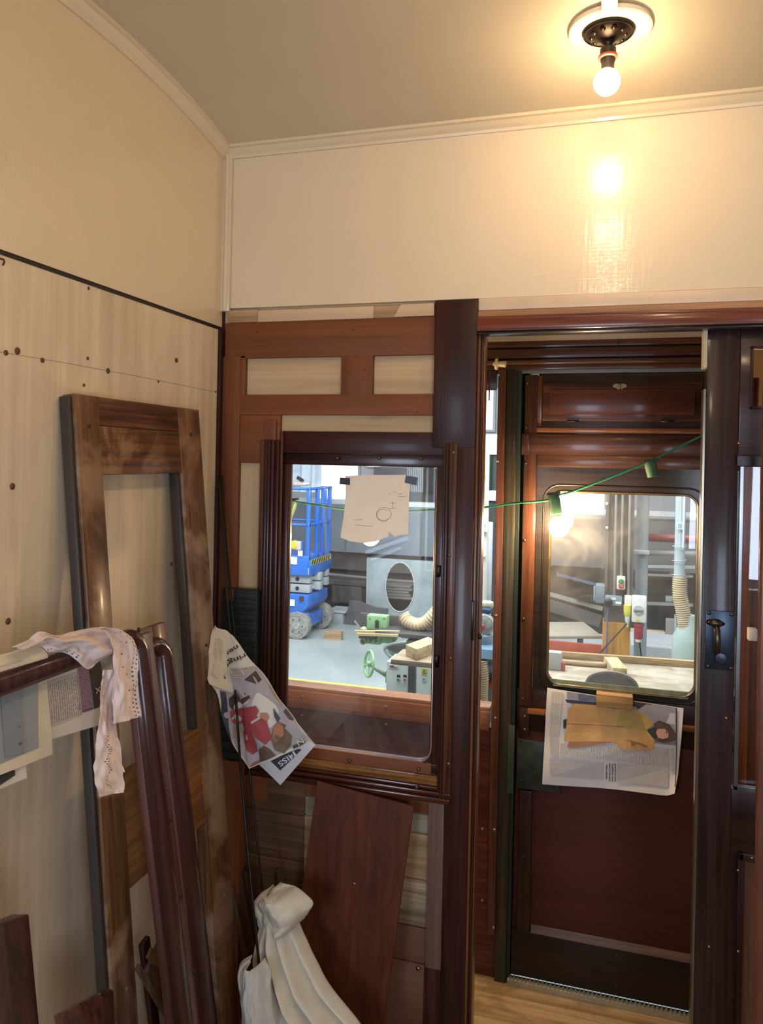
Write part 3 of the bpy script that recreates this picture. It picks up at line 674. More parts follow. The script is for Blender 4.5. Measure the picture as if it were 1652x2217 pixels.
MB().lathe([(.011, LC.z - .082 - BC.z), (.012, BR * .9)] + [(BR * math.sin(t), BR * math.cos(t)) for t in [(.45 + k * (PI - .45) / 16) for k in range(17)]], BC, (0, 0, 1), 28).done('bulb', emit('#ffdfb6', BULB), g, True)

def copy_thing(src, off, label):
    c = src.copy(); COL.objects.link(c); c.location = src.location + Vector(off); c['label'] = label
    for ch in src.children:
        d = ch.copy(); COL.objects.link(d); d.parent = c; d.matrix_basis = ch.matrix_basis
    return c
copy_thing(g, (0, -.50, ceil_z(1.0) - ceil_z(1.5)), 'second lit bulb of the ceiling row, just above the top edge of the view')
copy_thing(g, (0, -1.05, ceil_z(.45) - ceil_z(1.5)), 'third lit bulb of the ceiling row, nearest the outside windows')
for o_ in COL.objects:
    if o_.name.startswith('ceiling_light'): o_['group'] = 'ceiling lights of the compartment'

# ---- oak door frame leaning on the left wall
PO = Plane((-.752, 0, 0), .1)
OAKF = wood('#8a6344', '#583b26', 'Y', .36, .15, .6, 1, '#a88c72', .7, (.48, .6), 6)   # local Y runs up the lean
OAKR = wood('#7e573b', '#4c301f', 'X', .4, .12, .5, 1, '#b89068', .5, (.5, .62), 6)
OAKL = wood('#a47242', '#7a4e2a', 'X', .5, .1, .8, 1, '#8e5a30', .4, (.45, .6), 6)
g = root('oak_door_frame', PO.w(1.4, 0), 'tall weathered oak door frame with open panes, leaning on the bare plywood wall', 'door frame')
def pbx(name, P_, a0, a1, b0, b1, c0, c1, mat, parent, bev=.002):
    return MB().box(a0, a1, b0, b1, c0, c1, bev).done(name, mat, parent, 'auto', M=P_.mat())
aL0 = (PO.px(164, 853)[0] + PO.px(185, 1200)[0] + PO.px(188, 1350)[0]) / 3; aL1 = (PO.px(214, 862)[0] + PO.px(234, 1200)[0] + PO.px(244, 1350)[0]) / 3
aR0 = (PO.px(387, 940)[0] + PO.px(405, 1200)[0] + PO.px(447, 1786)[0] + PO.px(476, 2175)[0]) / 4; aR1 = (PO.px(430, 887)[0] + PO.px(464, 1350)[0] + PO.px(491, 1769)[0]) / 3
bT = PO.px(300, 870)[1]; bS = PO.px(300, 928)[1]; bU = PO.px(310, 1025)[1]; bM = (PO.px(412, 1589)[1]); bN = PO.px(430, 1800)[1]; bN = (bN + PO.px(285, 1916)[1]) / 2
TH = .026
pbx('stile', PO, aL0, aL1, .0, bT, -TH, 0, OAKF, g)
pbx('stile', PO, aR0, aR1, .0, bT, -TH, 0, OAKF, g)
pbx('top_rail', PO, aL1, aR0, bS + .0008, bT, -TH, -.0015, wood('#7a4c32', '#43261a', 'X', .4, .1, .5), g)
pbx('top_rail', PO, aL1, aR0, bU, bS, -TH, -.0008, OAKR, g)
pbx('lock_rail', PO, aL1, aR0, bN, bM, -TH, -.001, OAKL, g)
pbx('bottom_rail', PO, aL1, aR0, .0, .12, -TH, -.001, OAKR, g)
for k, (a0_, a1_) in enumerate(((aL0 - .010, aL0), (aR0 - .010, aR0))):
    pbx('edge_fillet', PO, a0_, a1_, .0 if k == 0 else bM, bT - .004 if k == 0 else bU, -TH, -.006, paint('#3a3430', .45), g)
for x, y in ((193, 922), (413, 941), (447, 1397), (486, 1937), (275, 2140)):
    screw(g, PO.pw(x, y, .0005), PO.n, .004, mat=paint('#7c6e5c' if y > 1500 else '#30221a', .4))

# ---- two varnished seat-back frames, one nested behind the other
VAR = wood('#502e2a', '#38201e', 'X', .22, .8, .2)
VARV = wood('#523130', '#382221', 'Y', .24, .6, .4)
FLAT = wood('#6d4641', '#573630', 'Y', .4, .2, .15)
FLATX = wood('#745249', '#583c35', 'X', .4, .2, .15)
def seat_frame(P_, label, corner, va, ba, hb, rb, bandout, name='seat_back_frame', far=.42):
    g = root(name, P_.w(corner[0], 0), label, 'seat frame', 'varnished seat-back frames leaning on the left')
    aV0, aV1 = ba            # bead, vertical
    aC = corner[0]; bC = corner[1]
    bH1, bH0 = hb            # bead, horizontal: top, bottom
    # flat bands behind the bead
    pts = [(aC - 2*0 - 0, 0)]
    pbx('upright_band', P_, aV0 - .002, aC, 0, bC - (aC - aV0) * .0, -.016, 0, FLAT, g)
    pbx('top_band', P_, far, aV0 - .002, bH0 - .004, bC, -.016, 0, FLATX, g)
    w = (aV1 - aV0); h = (bH1 - bH0)
    # half-round bead: horizontal, rounded corner, vertical
    cv = (aV0 + aV1) / 2; ch = (bH0 + bH1) / 2; R = .03
    path = [(far, ch)] + [(cv - R - .0, ch)] + [(cv - R + R*math.sin(t), ch - R + R*math.cos(t)) for t in [k*PI/16 for k in range(1, 8)]] + [(cv, ch - R), (cv, .02)]
    mb = MB(); rings = []
    for i, (a, b) in enumerate(path):
        p = Vector((a, b)); q0 = Vector(path[max(0, i-1)]); q1 = Vector(path[min(len(path)-1, i+1)]); d = (q1 - q0).normalized(); nr = Vector((-d.y, d.x))
        k_ = min(1, max(0, (i - 1) / 8)); hw = (h * (1 - k_) + w * k_) / 2
        rings.append([mb.bm.verts.new((a + nr.x*hw*math.cos(t), b + nr.y*hw*math.cos(t), -.002 + hw*1.05*math.sin(t))) for t in [k*PI/10 for k in range(11)]])
    for r0, r1 in zip(rings, rings[1:]):
        for k in range(10): mb.bm.faces.new((r0[k], r0[k+1], r1[k+1], r1[k]))
    for r in (rings[0], rings[-1]): mb.bm.faces.new(r)
    mb.done('rounded_bead', VARV, g, True, M=P_.mat())
    return g
P1 = Plane((-.612, 0, 0), .16); P2 = Plane((-.648, 0, 0), .16)
va = [P1.px(x, 1650)[0] for x in (310, 342, 363)]
h1, h0 = P1.px(100, 1425, .01)[1], P1.px(100, 1470, .01)[1]
c1 = P1.px(313, 1372); c1 = (va[2], c1[1])
g1 = seat_frame(P1, 'dark red varnished seat frame with a rounded bead, front of the two leaning together', c1, None, (va[0], va[1]), (h1, h0), None, None)
v2 = [P2.px(x, 1650)[0] for x in (366, 394)]
c2 = P2.px(357, 1346); c2 = (max(c2[0], v2[1] + .004), c2[1])
hh = P2.px(318, 1388, .01)[1]
g2_ = seat_frame(P2, 'dark red varnished seat frame showing a wide screwed corner, rear of the two leaning together', c2, None, (v2[0], v2[1]), (hh, hh - .03), None, None)
for P_, gg, lst in ((P2, g2_, ((301, 1363), (358, 1413), (376, 1563))), (P1, g1, ((320, 1459), (345, 1612), (369, 1774), (393, 1939), (420, 2105)))):
    for x, y in lst: MB().lathe([(.0045, -.001), (.0045, .0004), (.0001, .0006)], P_.pw(x, y, .0003), P_.n, 10).done('screw_hole', paint('#2a120e', .6), gg, True)

# ---- newspapers hung over the front seat frame
PAPER = paint('#dcd8cc', .75, .02); PAPERC = paint('#e6dcc4', .75, .02)
def sheet(name, corners, P_, c, label, group, mat, wob=.0015, parent=None, seed=0, cat='newspaper'):
    """corners: tl, tr, br, bl in pixels on the plane P_"""
    tl, tr, br, bl = [Vector((*P_.px(x, y, c), 0)) for x, y in corners]
    def S(u, v, lift=0.0):
        p = tl.lerp(tr, u).lerp(bl.lerp(br, u), v)
        z = wob * (math.sin(u*5 + seed) * v + .5 * math.sin(v*7 + u*3 + seed)) * v
        return P_.w(p.x, p.y, c + z + lift)
    mb = MB().grid(lambda u, v: S(u, v), 16, 16)
    cen = S(.5, 1); r = root(name, (cen.x, cen.y, cen.z), label, cat, group)
    o = solid(mb.done('sheet', mat, r, True), .0005)
    return r, S
GRP = 'newspapers over the seat frame'
r, S = sheet('newspaper', [(-70, 1480), (100, 1455), (116, 1633), (-60, 1700)], P1, -.020, 'newspaper page with a large grey-blue picture hanging under the varnished rail', GRP, PAPERC)
L = lambda S, e=.0016: (lambda u, v: S(u, v, e))
patch('picture', [(0, .0), (.87, .0), (.80, .86), (.0, .90)], L(S), paint('#9aa3a8', .7, .05, 8), r)
patch('picture', [(.36, 0), (.64, 0), (.60, .86), (.36, .84)], L(S, .0026), paint('#8a949b', .7, .05, 8), r)
for txt, u0, v0, sz in (('5', .53, .72, .06), ('E', .55, .55, .03)):
    text_mesh(txt, 1, (lambda u0, v0, sz: lambda x, y: S(u0 + y*sz, v0 + x*sz*1.4, .0036))(u0, v0, sz), paint('#3c4044', .7), 'printed_letters', r)
r, S = sheet('newspaper', [(-60, 1560), (48, 1560), (58, 1684), (-50, 1732)], P1, -.024, 'corner of a white newspaper page showing below the grey-blue page', GRP, PAPER, seed=2)
patch('picture', [(.4, .70), (.76, .80), (.76, .88), (.4, .95)], L(S), paint('#3a3c40', .7), r)
r, S = sheet('newspaper', [(97, 1462), (275, 1400), (305, 1543), (106, 1603)], P1, -.022, 'newspaper page with small print and a plum coloured advert under the seat frame', GRP, PAPER, seed=4)
patch('text_block', [(.0, .12), (.33, .12), (.33, .78), (.03, .80)], L(S), lines_mat('#c9c2b6', '#5f5a58', 15, 1, .6, .1, True), r)
patch('advert', [(.35, .0), (.47, .0), (.46, .74), (.345, .74)], L(S), lines_mat('#7c5264', '#d9c4cc', 9, 1, .5, .1, True), r)
patch('advert', [(.47, .0), (.62, .0), (.62, .72), (.47, .74)], L(S), paint('#3e3438', .6, .2, 30), r)
patch('advert', [(.86, .14), (.93, .14), (.93, .6), (.88, .5)], L(S), paint('#a08c9c', .6), r)
text_mesh('HEARING AID CAFE LTD'[:0] or 'LTD', 1, lambda x, y: S(.325 - y*.03, .60 + x*.05, .003), paint('#5c5456', .7), 'printed_letters', r)
text_mesh('X', 1, lambda x, y: S(.50 + x*.09, .52 - y*.12, .003), paint('#e8e2dc', .7), 'printed_letters', r, bold=.02)
# page folded over the top of the rail
tl, tr, br, bl = [P1.px(x, y, .004) for x, y in ((-60, 1432), (86, 1398), (94, 1425), (-60, 1470))]
def S4(u, v, e=0): 
    a = (tl[0]*(1-u) + tr[0]*u)*(1-v) + (bl[0]*(1-u) + br[0]*u)*v; b = (tl[1]*(1-u) + tr[1]*u)*(1-v) + (bl[1]*(1-u) + br[1]*u)*v
    return P1.w(a, b, .003 + .010*math.sin(v*PI/1.6) + e)
cen = S4(.5, .5); r = root('newspaper', cen, 'narrow folded newspaper strip lying along the top of the seat frame', 'newspaper', GRP)
solid(MB().grid(lambda u, v: S4(u, v), 10, 8).done('sheet', PAPERC, r, True), .0006)
patch('text_block', [(.05, .62), (.6, .60), (.6, .70), (.05, .72)], lambda u, v: S4(u, v, .001), lines_mat('#e0d8c4', '#77726a', 2, 3, .5), r)

# ---- lace cloth over the corner
LACE = paint('#f0e4e0', .8, .03, 10, c2='#e6d2cc')
def cloth_strip(mb, left, right, P_, cfn, nu, nv, amp=.006, freq=9, skip=None, seed=0):
    l = along(catmull([(*P_.px(x, y, .02), 0) for x, y in left])); r = along(catmull([(*P_.px(x, y, .02), 0) for x, y in right]))
    def fn(u, v):
        p = l(v).lerp(r(v), u); return P_.w(p.x, p.y, cfn(u, v) + .25*amp*noise.noise(Vector((u*9, v*14, seed)))*3 + amp*math.sin(u*freq + seed + 2*math.sin(v*4 + seed)) + .3*amp*math.sin(v*21 + u*13))
    return mb.grid(fn, nu, nv, skip)
def zig(cols, step, lo, hi):
    def f(i, j):
        if j < lo or j > hi: return False
        k = (j // 2) % (2*step); k = k if k < step else 2*step - k
        return j % 2 == 0 and i in (cols + k, cols + k + 2)
    return f
mb = MB()
cloth_strip(mb, [(28, 1401), (60, 1385), (86, 1367), (120, 1376), (160, 1367), (205, 1359), (240, 1364), (258, 1378)], [(34, 1412), (62, 1404), (100, 1398), (118, 1412), (150, 1412), (176, 1432), (199, 1448), (224, 1432)], P1, lambda u, v: .010 + .022*math.sin(PI*min(1, u*.9 + .1)), 40, 60, .004, 14, lambda i, j: i in (36, 38) and j % 3 == 0 and 18 < j < 40)
cloth_strip(mb, [(150, 1368), (198, 1362), (221, 1400), (226, 1460), (230, 1520), (229, 1568)], [(200, 1359), (248, 1367), (275, 1400), (278, 1460), (284, 1520), (289, 1553)], P1, lambda u, v: .036, 24, 90, .004, 7, lambda i, j: (i in (20, 22) and (j + i) % 3 == 0 and j > 12) or (i == 12 and j % 9 == 0) or (i == 16 and j % 11 == 4), 1)
cloth_strip(mb, [(224, 1450), (212, 1520), (206, 1600), (201, 1680), (208, 1726)], [(246, 1450), (250, 1550), (263, 1625), (268, 1690), (264, 1716)], P1, lambda u, v: .022, 22, 110, .004, 5, zig(6, 4, 46, 104), 2)
cloth_strip(mb, [(274, 1552), (278, 1600), (284, 1632), (302, 1668)], [(279, 1550), (283, 1600), (292, 1630), (304, 1672)], P1, lambda u, v: -.012, 4, 20, .002, 5)
o = solid(mb.done('lace_cloth', LACE, None, True), .0008)
tag(o, 'white lace-edged cloth draped over the corner of the varnished seat frame', 'cloth')

# ---- thin rods in the corner
ROD = paint('#2a2624', .35, .2, 60, metal=.6)
def rod(pp, label, r=.0028):
    pts = catmull([at(x, y, Y) for x, y, Y in pp], 8); e = pts[-1]; d = (pts[-1] - pts[-9]).normalized(); k = -(e.z - .004) / d.z; pts.append(e + d * k)
    o = MB().tube(pts, r, 8).done('metal_rod', ROD, None, True); return tag(o, label, 'rod', 'thin dark rods standing in the corner')
rod([(473, 1030, 1.725), (483, 1180, 1.69), (497, 1350, 1.665), (507, 1465, 1.63), (512, 1530, 1.54), (524, 1700, 1.525), (548, 1960, 1.475), (574, 2210, 1.44)], 'thin black metal rod crossing in front of the crumpled newspaper')
rod([(481, 1030, 1.735), (490, 1180, 1.71), (506, 1350, 1.68), (522, 1500, 1.665), (542, 1690, 1.64), (560, 1850, 1.61), (574, 1990, 1.59)], 'thin black metal rod passing behind the crumpled newspaper')
0 and rod([(476, 1034, 1.738), (486, 1180, 1.715), (500, 1330, 1.69), (516, 1500, 1.67), (536, 1690, 1.65), (556, 1860, 1.62), (570, 1990, 1.60)], 'thinner dark rod alongside the one behind the crumpled newspaper', .0018)

# ---- dark green ribbed pad behind the rods
x0, x1, z0, z1 = rect(480, 1275, 557, 1645, 1.725)
mb = MB().box(x0, x1, 1.715, 1.738, z0, z1, .003)
for k in range(16): mb.box(x0 + .002, x1 - .002, 1.711, 1.717, z0 + (k+.15)*(z1-z0)/16, z0 + (k+.75)*(z1-z0)/16, .002)
r = root('ribbed_pad', ((x0+x1)/2, 1.72, z0), 'dark green ribbed pad standing in the corner behind the rods', 'pad')
mb.done('pad', paint('#18261f', .6, .2, 30, c2='#101a15'), r, 'auto')
pbox('pad_edge', 487, 1275, 505, 1300, 1.708, 1.714, UNVARNZ, r)
MB().box(x0 - .002, x1 - .03, 1.60 + .11, 1.738, .02, z0).done('pad_support', UNVARNZ, r)

# ---- crumpled newspaper over the rods
lft = along(catmull([at(x, y, Y) for x, y, Y in ((466, 1353, 1.60), (456, 1400, 1.585), (448, 1460, 1.57), (474, 1500, 1.565), (480, 1560, 1.56), (500, 1605, 1.56), (535, 1668, 1.56))]))
rgt = along(catmull([at(x, y, Y) for x, y, Y in ((504, 1374, 1.63), (530, 1408, 1.625), (568, 1460, 1.61), (612, 1525, 1.60), (650, 1577, 1.60), (676, 1606, 1.60))]))
def SN(u, v, e=0):
    p = lft(v).lerp(rgt(v), u); c = .006*math.sin(u*8 + v*5) + .004*math.sin(v*17 + u*4) - .012*math.exp(-((u - .22)/.12)**2)*max(0, v - .35); return Vector((p.x, p.y - c - e, p.z + e*.2))
r = root('newspaper', SN(.5, 1), 'crumpled newspaper sheet with a red jacket picture, hooked over the dark rods', 'newspaper', 'newspapers hooked on the rods')
solid(MB().grid(lambda u, v: SN(u, v), 60, 90).done('sheet', PAPER, r, True), .0006)
E1 = .0016; Ln = lambda e: (lambda u, v: SN(u, v, e))
BK = paint('#2c2826', .7)
def pxuv(S, x, y, it=30):
    """find the sheet coordinate under a point of the picture (newton steps)"""
    def pr(p):
        q = p - Vector((0, 0, ZC)); d = -q.x*math.sin(YAW) + q.y*math.cos(YAW); s = q.x*math.cos(YAW) + q.y*math.sin(YAW)
        uu, vv = s/d*F, -q.z/d*F; return CX + uu*math.cos(ROLL) - vv*math.sin(ROLL), CY + uu*math.sin(ROLL) + vv*math.cos(ROLL)
    u = v = .5
    for _ in range(it):
        a = pr(S(u, v)); b = pr(S(u + .01, v)); c = pr(S(u, v + .01))
        j = ((b[0]-a[0])/.01, (c[0]-a[0])/.01, (b[1]-a[1])/.01, (c[1]-a[1])/.01); dt = j[0]*j[3] - j[1]*j[2]
        if abs(dt) < 1e-6: break
        ex, ey = x - a[0], y - a[1]; u += .6*(ex*j[3] - ey*j[1])/dt; v += .6*(j[0]*ey - j[2]*ex)/dt
        u = max(-.05, min(1.05, u)); v = max(-.05, min(1.05, v))
    return max(0.005, min(.995, u)), max(.005, min(.995, v))
def art(S, pts, mat, parent, e=.002, name='picture'):
    return patch(name, [pxuv(S, x, y) for x, y in pts], lambda u, v: S(u, v, e + .0012), mat, parent, 4)
def z1p(x, y): return 440 + x/5.992, 1340 + y/5.992      # reading aid: positions noted on an enlargement
Z = lambda l: [z1p(*p) for p in l]
art(SN, Z([(360, 640), (700, 620), (1090, 1110), (1400, 1560), (940, 1780), (620, 1930), (400, 1600), (240, 1240), (225, 920), (400, 960)]), paint('#b4aeb2', .7, .1, 12), r, .0012)
art(SN, Z([(225, 930), (300, 950), (330, 1240), (380, 1600), (240, 1240)]), paint('#444a58', .7, .2, 30), r, .0022)
art(SN, Z([(345, 640), (700, 600), (710, 625), (450, 790), (380, 720)]), lines_mat('#c6c0b4', '#4c4846', 8, 2, .7), r, .0022, 'text_block')
art(SN, Z([(540, 790), (690, 670), (770, 790), (700, 845)]), paint('#5c4a44', .7, .2, 30), r, .0022)
art(SN, Z([(340, 1030), (430, 960), (560, 960), (500, 1090), (400, 1180), (350, 1160)]), paint('#4a3c38', .7, .2, 30), r, .0022)
art(SN, Z([(405, 1130), (470, 1040), (600, 985), (640, 1010), (560, 1110), (420, 1180)]), paint('#d8d2ce', .7), r, .0028)
art(SN, Z([(460, 1060), (600, 985), (630, 1020), (520, 1105)]), paint('#6a4a3c', .7, .2, 40), r, .0034)
RED = paint('#a84446', .65, .1, 12)
art(SN, Z([(360, 1190), (690, 1125), (735, 1190), (700, 1260), (760, 1290), (830, 1310), (860, 1420), (905, 1540), (820, 1630), (690, 1540), (640, 1460), (560, 1450), (520, 1390), (400, 1350), (370, 1290)]), RED, r, .0034)
art(SN, Z([(520, 1440), (640, 1470), (700, 1620), (715, 1720), (650, 1755), (570, 1700)]), RED, r, .0036)
art(SN, Z([(375, 1290), (450, 1215), (470, 1225), (390, 1312)]), paint('#cfc6c4', .7), r, .0042)
art(SN, Z([(625, 1335), (740, 1265), (755, 1290), (640, 1360)]), paint('#cfc6c4', .7), r, .0042)
art(SN, Z([(400, 1400), (520, 1350), (545, 1430), (500, 1540), (410, 1530)]), paint('#a89890', .7, .2, 30), r, .0038)
art(SN, Z([(740, 1220), (840, 1215), (870, 1270), (840, 1325), (760, 1280)]), paint('#b88470', .7), r, .0042)
art(SN, Z([(920, 1390), (980, 1330), (1130, 1390), (1170, 1500), (1150, 1640), (1060, 1740), (940, 1700), (890, 1560)]), paint('#7c6a54', .7, .25, 50), r, .0042)
art(SN, Z([(925, 1400), (985, 1335), (1050, 1400), (1060, 1500), (960, 1590), (915, 1540)]), paint('#b87c5c', .7, .1, 20), r, .0048)
art(SN, Z([(730, 1690), (800, 1640), (880, 1690), (960, 1770), (740, 1860)]), paint('#7a5c4c', .7, .25, 40), r, .0042)
art(SN, Z([(610, 1920), (660, 1860), (730, 1830), (740, 1870)]), paint('#8c5c4c', .7), r, .0042)
art(SN, Z([(1050, 1200), (1110, 1150), (1210, 1290), (1150, 1340)]), paint('#6e5650', .7, .25, 40), r, .0032)
art(SN, Z([(1170, 1640), (1300, 1590), (1380, 1575), (1280, 1660), (1180, 1690)]), paint('#5c5648', .7, .2, 40), r, .0032)
art(SN, Z([(920, 1150), (1010, 1290), (970, 1340), (930, 1260)]), paint('#4a5260', .7), r, .0032)
art(SN, Z([(840, 845), (880, 870), (1060, 1100), (1030, 1140)]), paint('#c0946c', .7, .2, 30), r, .0026)
# creamy torn flap
art(SN, Z([(150, 90), (215, 190), (290, 260), (240, 520), (330, 640), (370, 950), (80, 850), (35, 700), (100, 350)]), paint('#e2dac0', .7, .05), r, .0055, 'torn_flap')
art(SN, Z([(180, 240), (270, 270), (200, 620), (240, 700), (200, 800), (110, 720), (110, 640), (150, 420)]), lines_mat('#dcd2b8', '#7a7464', 26, 2, .5), r, .0062, 'text_block')
def words(txt, p0, p1, h, S, e, mat, parent, bold=.01, shear=0):
    """letters along the line p0 -> p1 of the picture; h = letter height, sign sets the side"""
    a = Vector((*p0, 0)); b = Vector((*p1, 0)); 
    cu = bpy.data.curves.new('text', 'FONT'); cu.body = txt; t = bpy.data.objects.new('text', cu); COL.objects.link(t); bpy.context.view_layer.update(); L_ = t.dimensions.x; bpy.data.objects.remove(t)
    d = (b - a); dn = d.normalized(); q = Vector((-dn.y, dn.x, 0)) * h
    return text_mesh(txt, 1, lambda x, y: S(*pxuv(S, *((a + d*(x/L_) + q*y).xy), 14), e + .002), mat, 'printed_letters', parent, bold=bold, shear=shear)
words("ness'", z1p(455, 330), z1p(235, 480), -14, SN, .003, BK, r)
words("ringly", z1p(560, 440), z1p(240, 590), -15, SN, .003, BK, r)
words('ella', z1p(235, 600), z1p(300, 780), -8, SN, .0068, BK, r)
words('EN', z1p(1370, 1500), z1p(1230, 1570), -17, SN, .0045, paint('#d8d4cc', .7), r, .02)
# second sheet
PB = Plane((0, 1.615, 0), 0, Vector((1, 0, 0)), Vector((0, -1, 0)))
q = [PB.px(x, y) for x, y in ((640, 1560), (684, 1612), (606, 1701), (556, 1652))]
def S5(u, v, e=0):
    a = (q[0][0]*(1-u) + q[1][0]*u)*(1-v) + (q[3][0]*(1-u) + q[2][0]*u)*v; b = (q[0][1]*(1-u) + q[1][1]*u)*(1-v) + (q[3][1]*(1-u) + q[2][1]*u)*v
    return PB.w(a, b, .003*math.sin(v*4 + u) + e)
r = root('newspaper', S5(1, 1), 'white newspaper corner with a dark boxed headline hanging below the red jacket picture', 'newspaper', 'newspapers hooked on the rods')
solid(MB().grid(lambda u, v: S5(u, v), 10, 14).done('sheet', paint('#d8d6d6', .75), r, True), .0005)
art(S5, Z([(880, 1840), (1000, 1780), (1240, 1680), (1280, 1690), (1005, 1960)]), paint('#3a3a44', .7), r, .0015)
words('MISS', z1p(1190, 1700), z1p(985, 1850), -16, S5, .0025, paint('#dcdce0', .7), r, .02)

# ---- brown board leaning below the window
PL_ = Plane((0, 1.602, 0), .125, Vector((1, 0, 0)), Vector((0, -1, 0)))
pts = [PL_.pw(x, y) for x, y in ((689, 1690), (897, 1744), (832, 2217))]
dn_ = (pts[2] - pts[1]).normalized(); k = -(pts[1].z - .003)/dn_.z; p3_ = pts[1] + dn_*k; dl = (PL_.pw(655, 1930) - pts[0]).normalized(); p4_ = pts[0] + dl * (-(pts[0].z - .003)/dl.z)
BRD = wood('#6b3518', '#522812', 'Z', .5, .05, .12, .8)
tag(MB().prism([pts[0], pts[1], p3_, p4_], PL_.n * .007, .001).done('loose_board', BRD, None), 'smooth red-brown board leaning askew under the window sill', 'board')
screw(bpy.data.objects['loose_board'], PL_.pw(767, 1913, .0075), PL_.n, .003, STEEL, 'nail')

# ---- slats behind the rods
for k, (a, b, wd, lab) in enumerate((((508, 1850, 1.725), (548, 2090, 1.70), .022, 'short brown slat with a slotted end, leaning in the corner'), ((530, 1885, 1.73), (562, 2110, 1.71), .012, 'narrow brown slat leaning beside the slotted one'), ((500, 1920, 1.70), (536, 2100, 1.67), .012, 'thin pale-edged slat, nearest the oak frame in the corner'))):
    p, q_ = at(*a), at(*b); d = (q_ - p).normalized(); e = p + d * (-(p.z - .005)/d.z)
    o = MB().beam(p, e, wd, .008, (0, -1, .2)).done('slat', wood('#5c4032', '#433024', 'Z', .5), None, 'auto'); tag(o, lab, 'slat', 'slats leaning in the corner')
    if k == 0: MB().lathe([(.007, 0), (.0001, .0008)], p + d*.03 + Vector((0, -.0045, 0)), (0, -1, .2), 12).done('slot', BLACK, o)

# ---- white rags
RAG = paint('#ddd6c2', .9, .03, 8, bumpk=.3, bscale=160)
def drape(mb, lp, rp, nu, nv, amp, freq, seed, pinch=.15):
    l = along(catmull([at(*p) for p in lp])); r_ = along(catmull([at(*p) for p in rp]))
    def fn(u, v):
        p = l(v).lerp(r_(v), u); k = min(1, pinch + v*1.1)
        f = math.sin(u*freq + seed + .6*math.sin(v*3 + seed)); f = math.copysign(abs(f)**.8, f)
        bulge = .05*math.sin(PI*u)
        n = noise.noise(Vector((u*4, v*6, seed))) + .35*noise.noise(Vector((u*14, v*11, seed + 5)))
        return p + Vector((0, -(bulge + amp*k*f + .012*n), .006*n))
    return mb.grid(fn, nu, nv)
mb = MB()
drape(mb, [(594, 1914, 1.58), (572, 1985, 1.55), (556, 2060, 1.52), (572, 2140, 1.50), (592, 2217, 1.48), (596, 2330, 1.45)], [(612, 1916, 1.58), (640, 1985, 1.56), (672, 2060, 1.54), (712, 2130, 1.52), (785, 2212, 1.50), (830, 2300, 1.45)], 110, 80, .024, 27, 1.0)
o1 = mb.done('hanging_rag', RAG, None, True); solid(o1, .003)
mb = MB()
drape(mb, [(592, 1914, 1.575), (572, 1930, 1.55), (553, 1950, 1.54), (560, 1985, 1.54), (572, 2015, 1.55)], [(606, 1912, 1.57), (640, 1925, 1.54), (673, 1957, 1.53), (664, 1980, 1.535), (655, 1992, 1.55)], 40, 26, .009, 9, 2.2, .3)
o = mb.done('rag_fold', RAG, o1, True); solid(o, .003)
tag(o1, 'cream cotton rag hanging in long folds from a black hook below the window', 'cloth')
hk = [at(599, 1882, 1.60), at(597, 1895, 1.60), at(598, 1910, 1.60), at(602, 1925, 1.585)]
tag(MB().tube(catmull(hk, 4) , .0035, 8).done('coat_hook', BLACK, None, True), 'black hook at the top of the hanging cream rag', 'hook')
mb = MB()
drape(mb, [(545, 2068, 1.46), (521, 2088, 1.45), (518, 2130, 1.44), (524, 2190, 1.43), (520, 2330, 1.42)], [(575, 2072, 1.46), (588, 2100, 1.45), (590, 2150, 1.44), (600, 2217, 1.43), (610, 2330, 1.42)], 40, 50, .006, 5, 4.0, .6)
o = mb.done('folded_cloth', paint('#d0cfc8', .9, .05, 10, bumpk=.3, bscale=160), None, True); solid(o, .003)
tag(o, 'off-white cloth heaped to the left of the long hanging rag', 'cloth')
mb = MB(); c0 = at(440, 2217, 1.41)
def heap(u, v):
    t = u*2*PI; rr = .072*(v**.7)*(1 + .12*noise.noise(Vector((math.cos(t)*2, math.sin(t)*2, 3)))); h = (1 - v**2.2)
    return Vector((c0.x + rr*math.cos(t), c0.y + rr*math.sin(t)*.9, .004 + (c0.z + .018)*h + .012*noise.noise(Vector((math.cos(t)*3, math.sin(t)*3, v*3)))))
mb.grid(heap, 48, 20); o = solid(mb.done('rag_heap', RAG, None, True), .002)
tag(o, 'white rag bundle just showing behind the foot of the varnished frames', 'cloth')

# ---- offcuts at the lower left
MD2 = wood('#4a2a20', '#2e1913', 'Z', .35, .3, .2)
def leaner(name, top, bot, w_, t_, label, cat, grp=None, mat=MD2, nrm=(1, -.3, 0), cap=None):
    p, b = at(*top), at(*bot); d = (b - p).normalized(); e = p + d*(-(p.z - .004)/d.z)
    o = MB().beam(p, e, w_, t_, nrm, .003).done(name, mat, None, 'auto'); return tag(o, label, cat, grp)
leaner('mahogany_post', (17, 1990, .86), (37, 2217, .84), .038, .04, 'thick dark mahogany post end at the lower left edge beside the plywood', 'post')
G3 = 'dark offcuts at the foot of the left wall'
def lean_wall(top, bot, X0, X1, w_, t_, label, mat=MD2, up=(1, 0, .1)):
    """a piece leaning in the gap along the left wall; ends on the floor"""
    p, b = atX(*top, X0), atX(*bot, X0); d = (b - p).normalized(); e = p + d*(-(p.z - .004)/d.z); e.x = X1
    o = MB().beam(p, e, w_, t_, up, .002).done('offcut', mat, None, 'auto'); return tag(o, label, 'offcut', G3)
o = leaner('offcut', (168, 2172, 1.00), (192, 2300, .98), .066, .03, 'dark varnished block with a shiny grooved face, beside the oak stile', 'offcut', G3, wood('#5a3326', '#351d15', 'Z', .2, .8))
o = leaner('offcut', (222, 2150, 1.06), (228, 2300, 1.05), .03, .02, 'curved black-brown offcut tucked against the left side of the oak stile', 'offcut', G3)
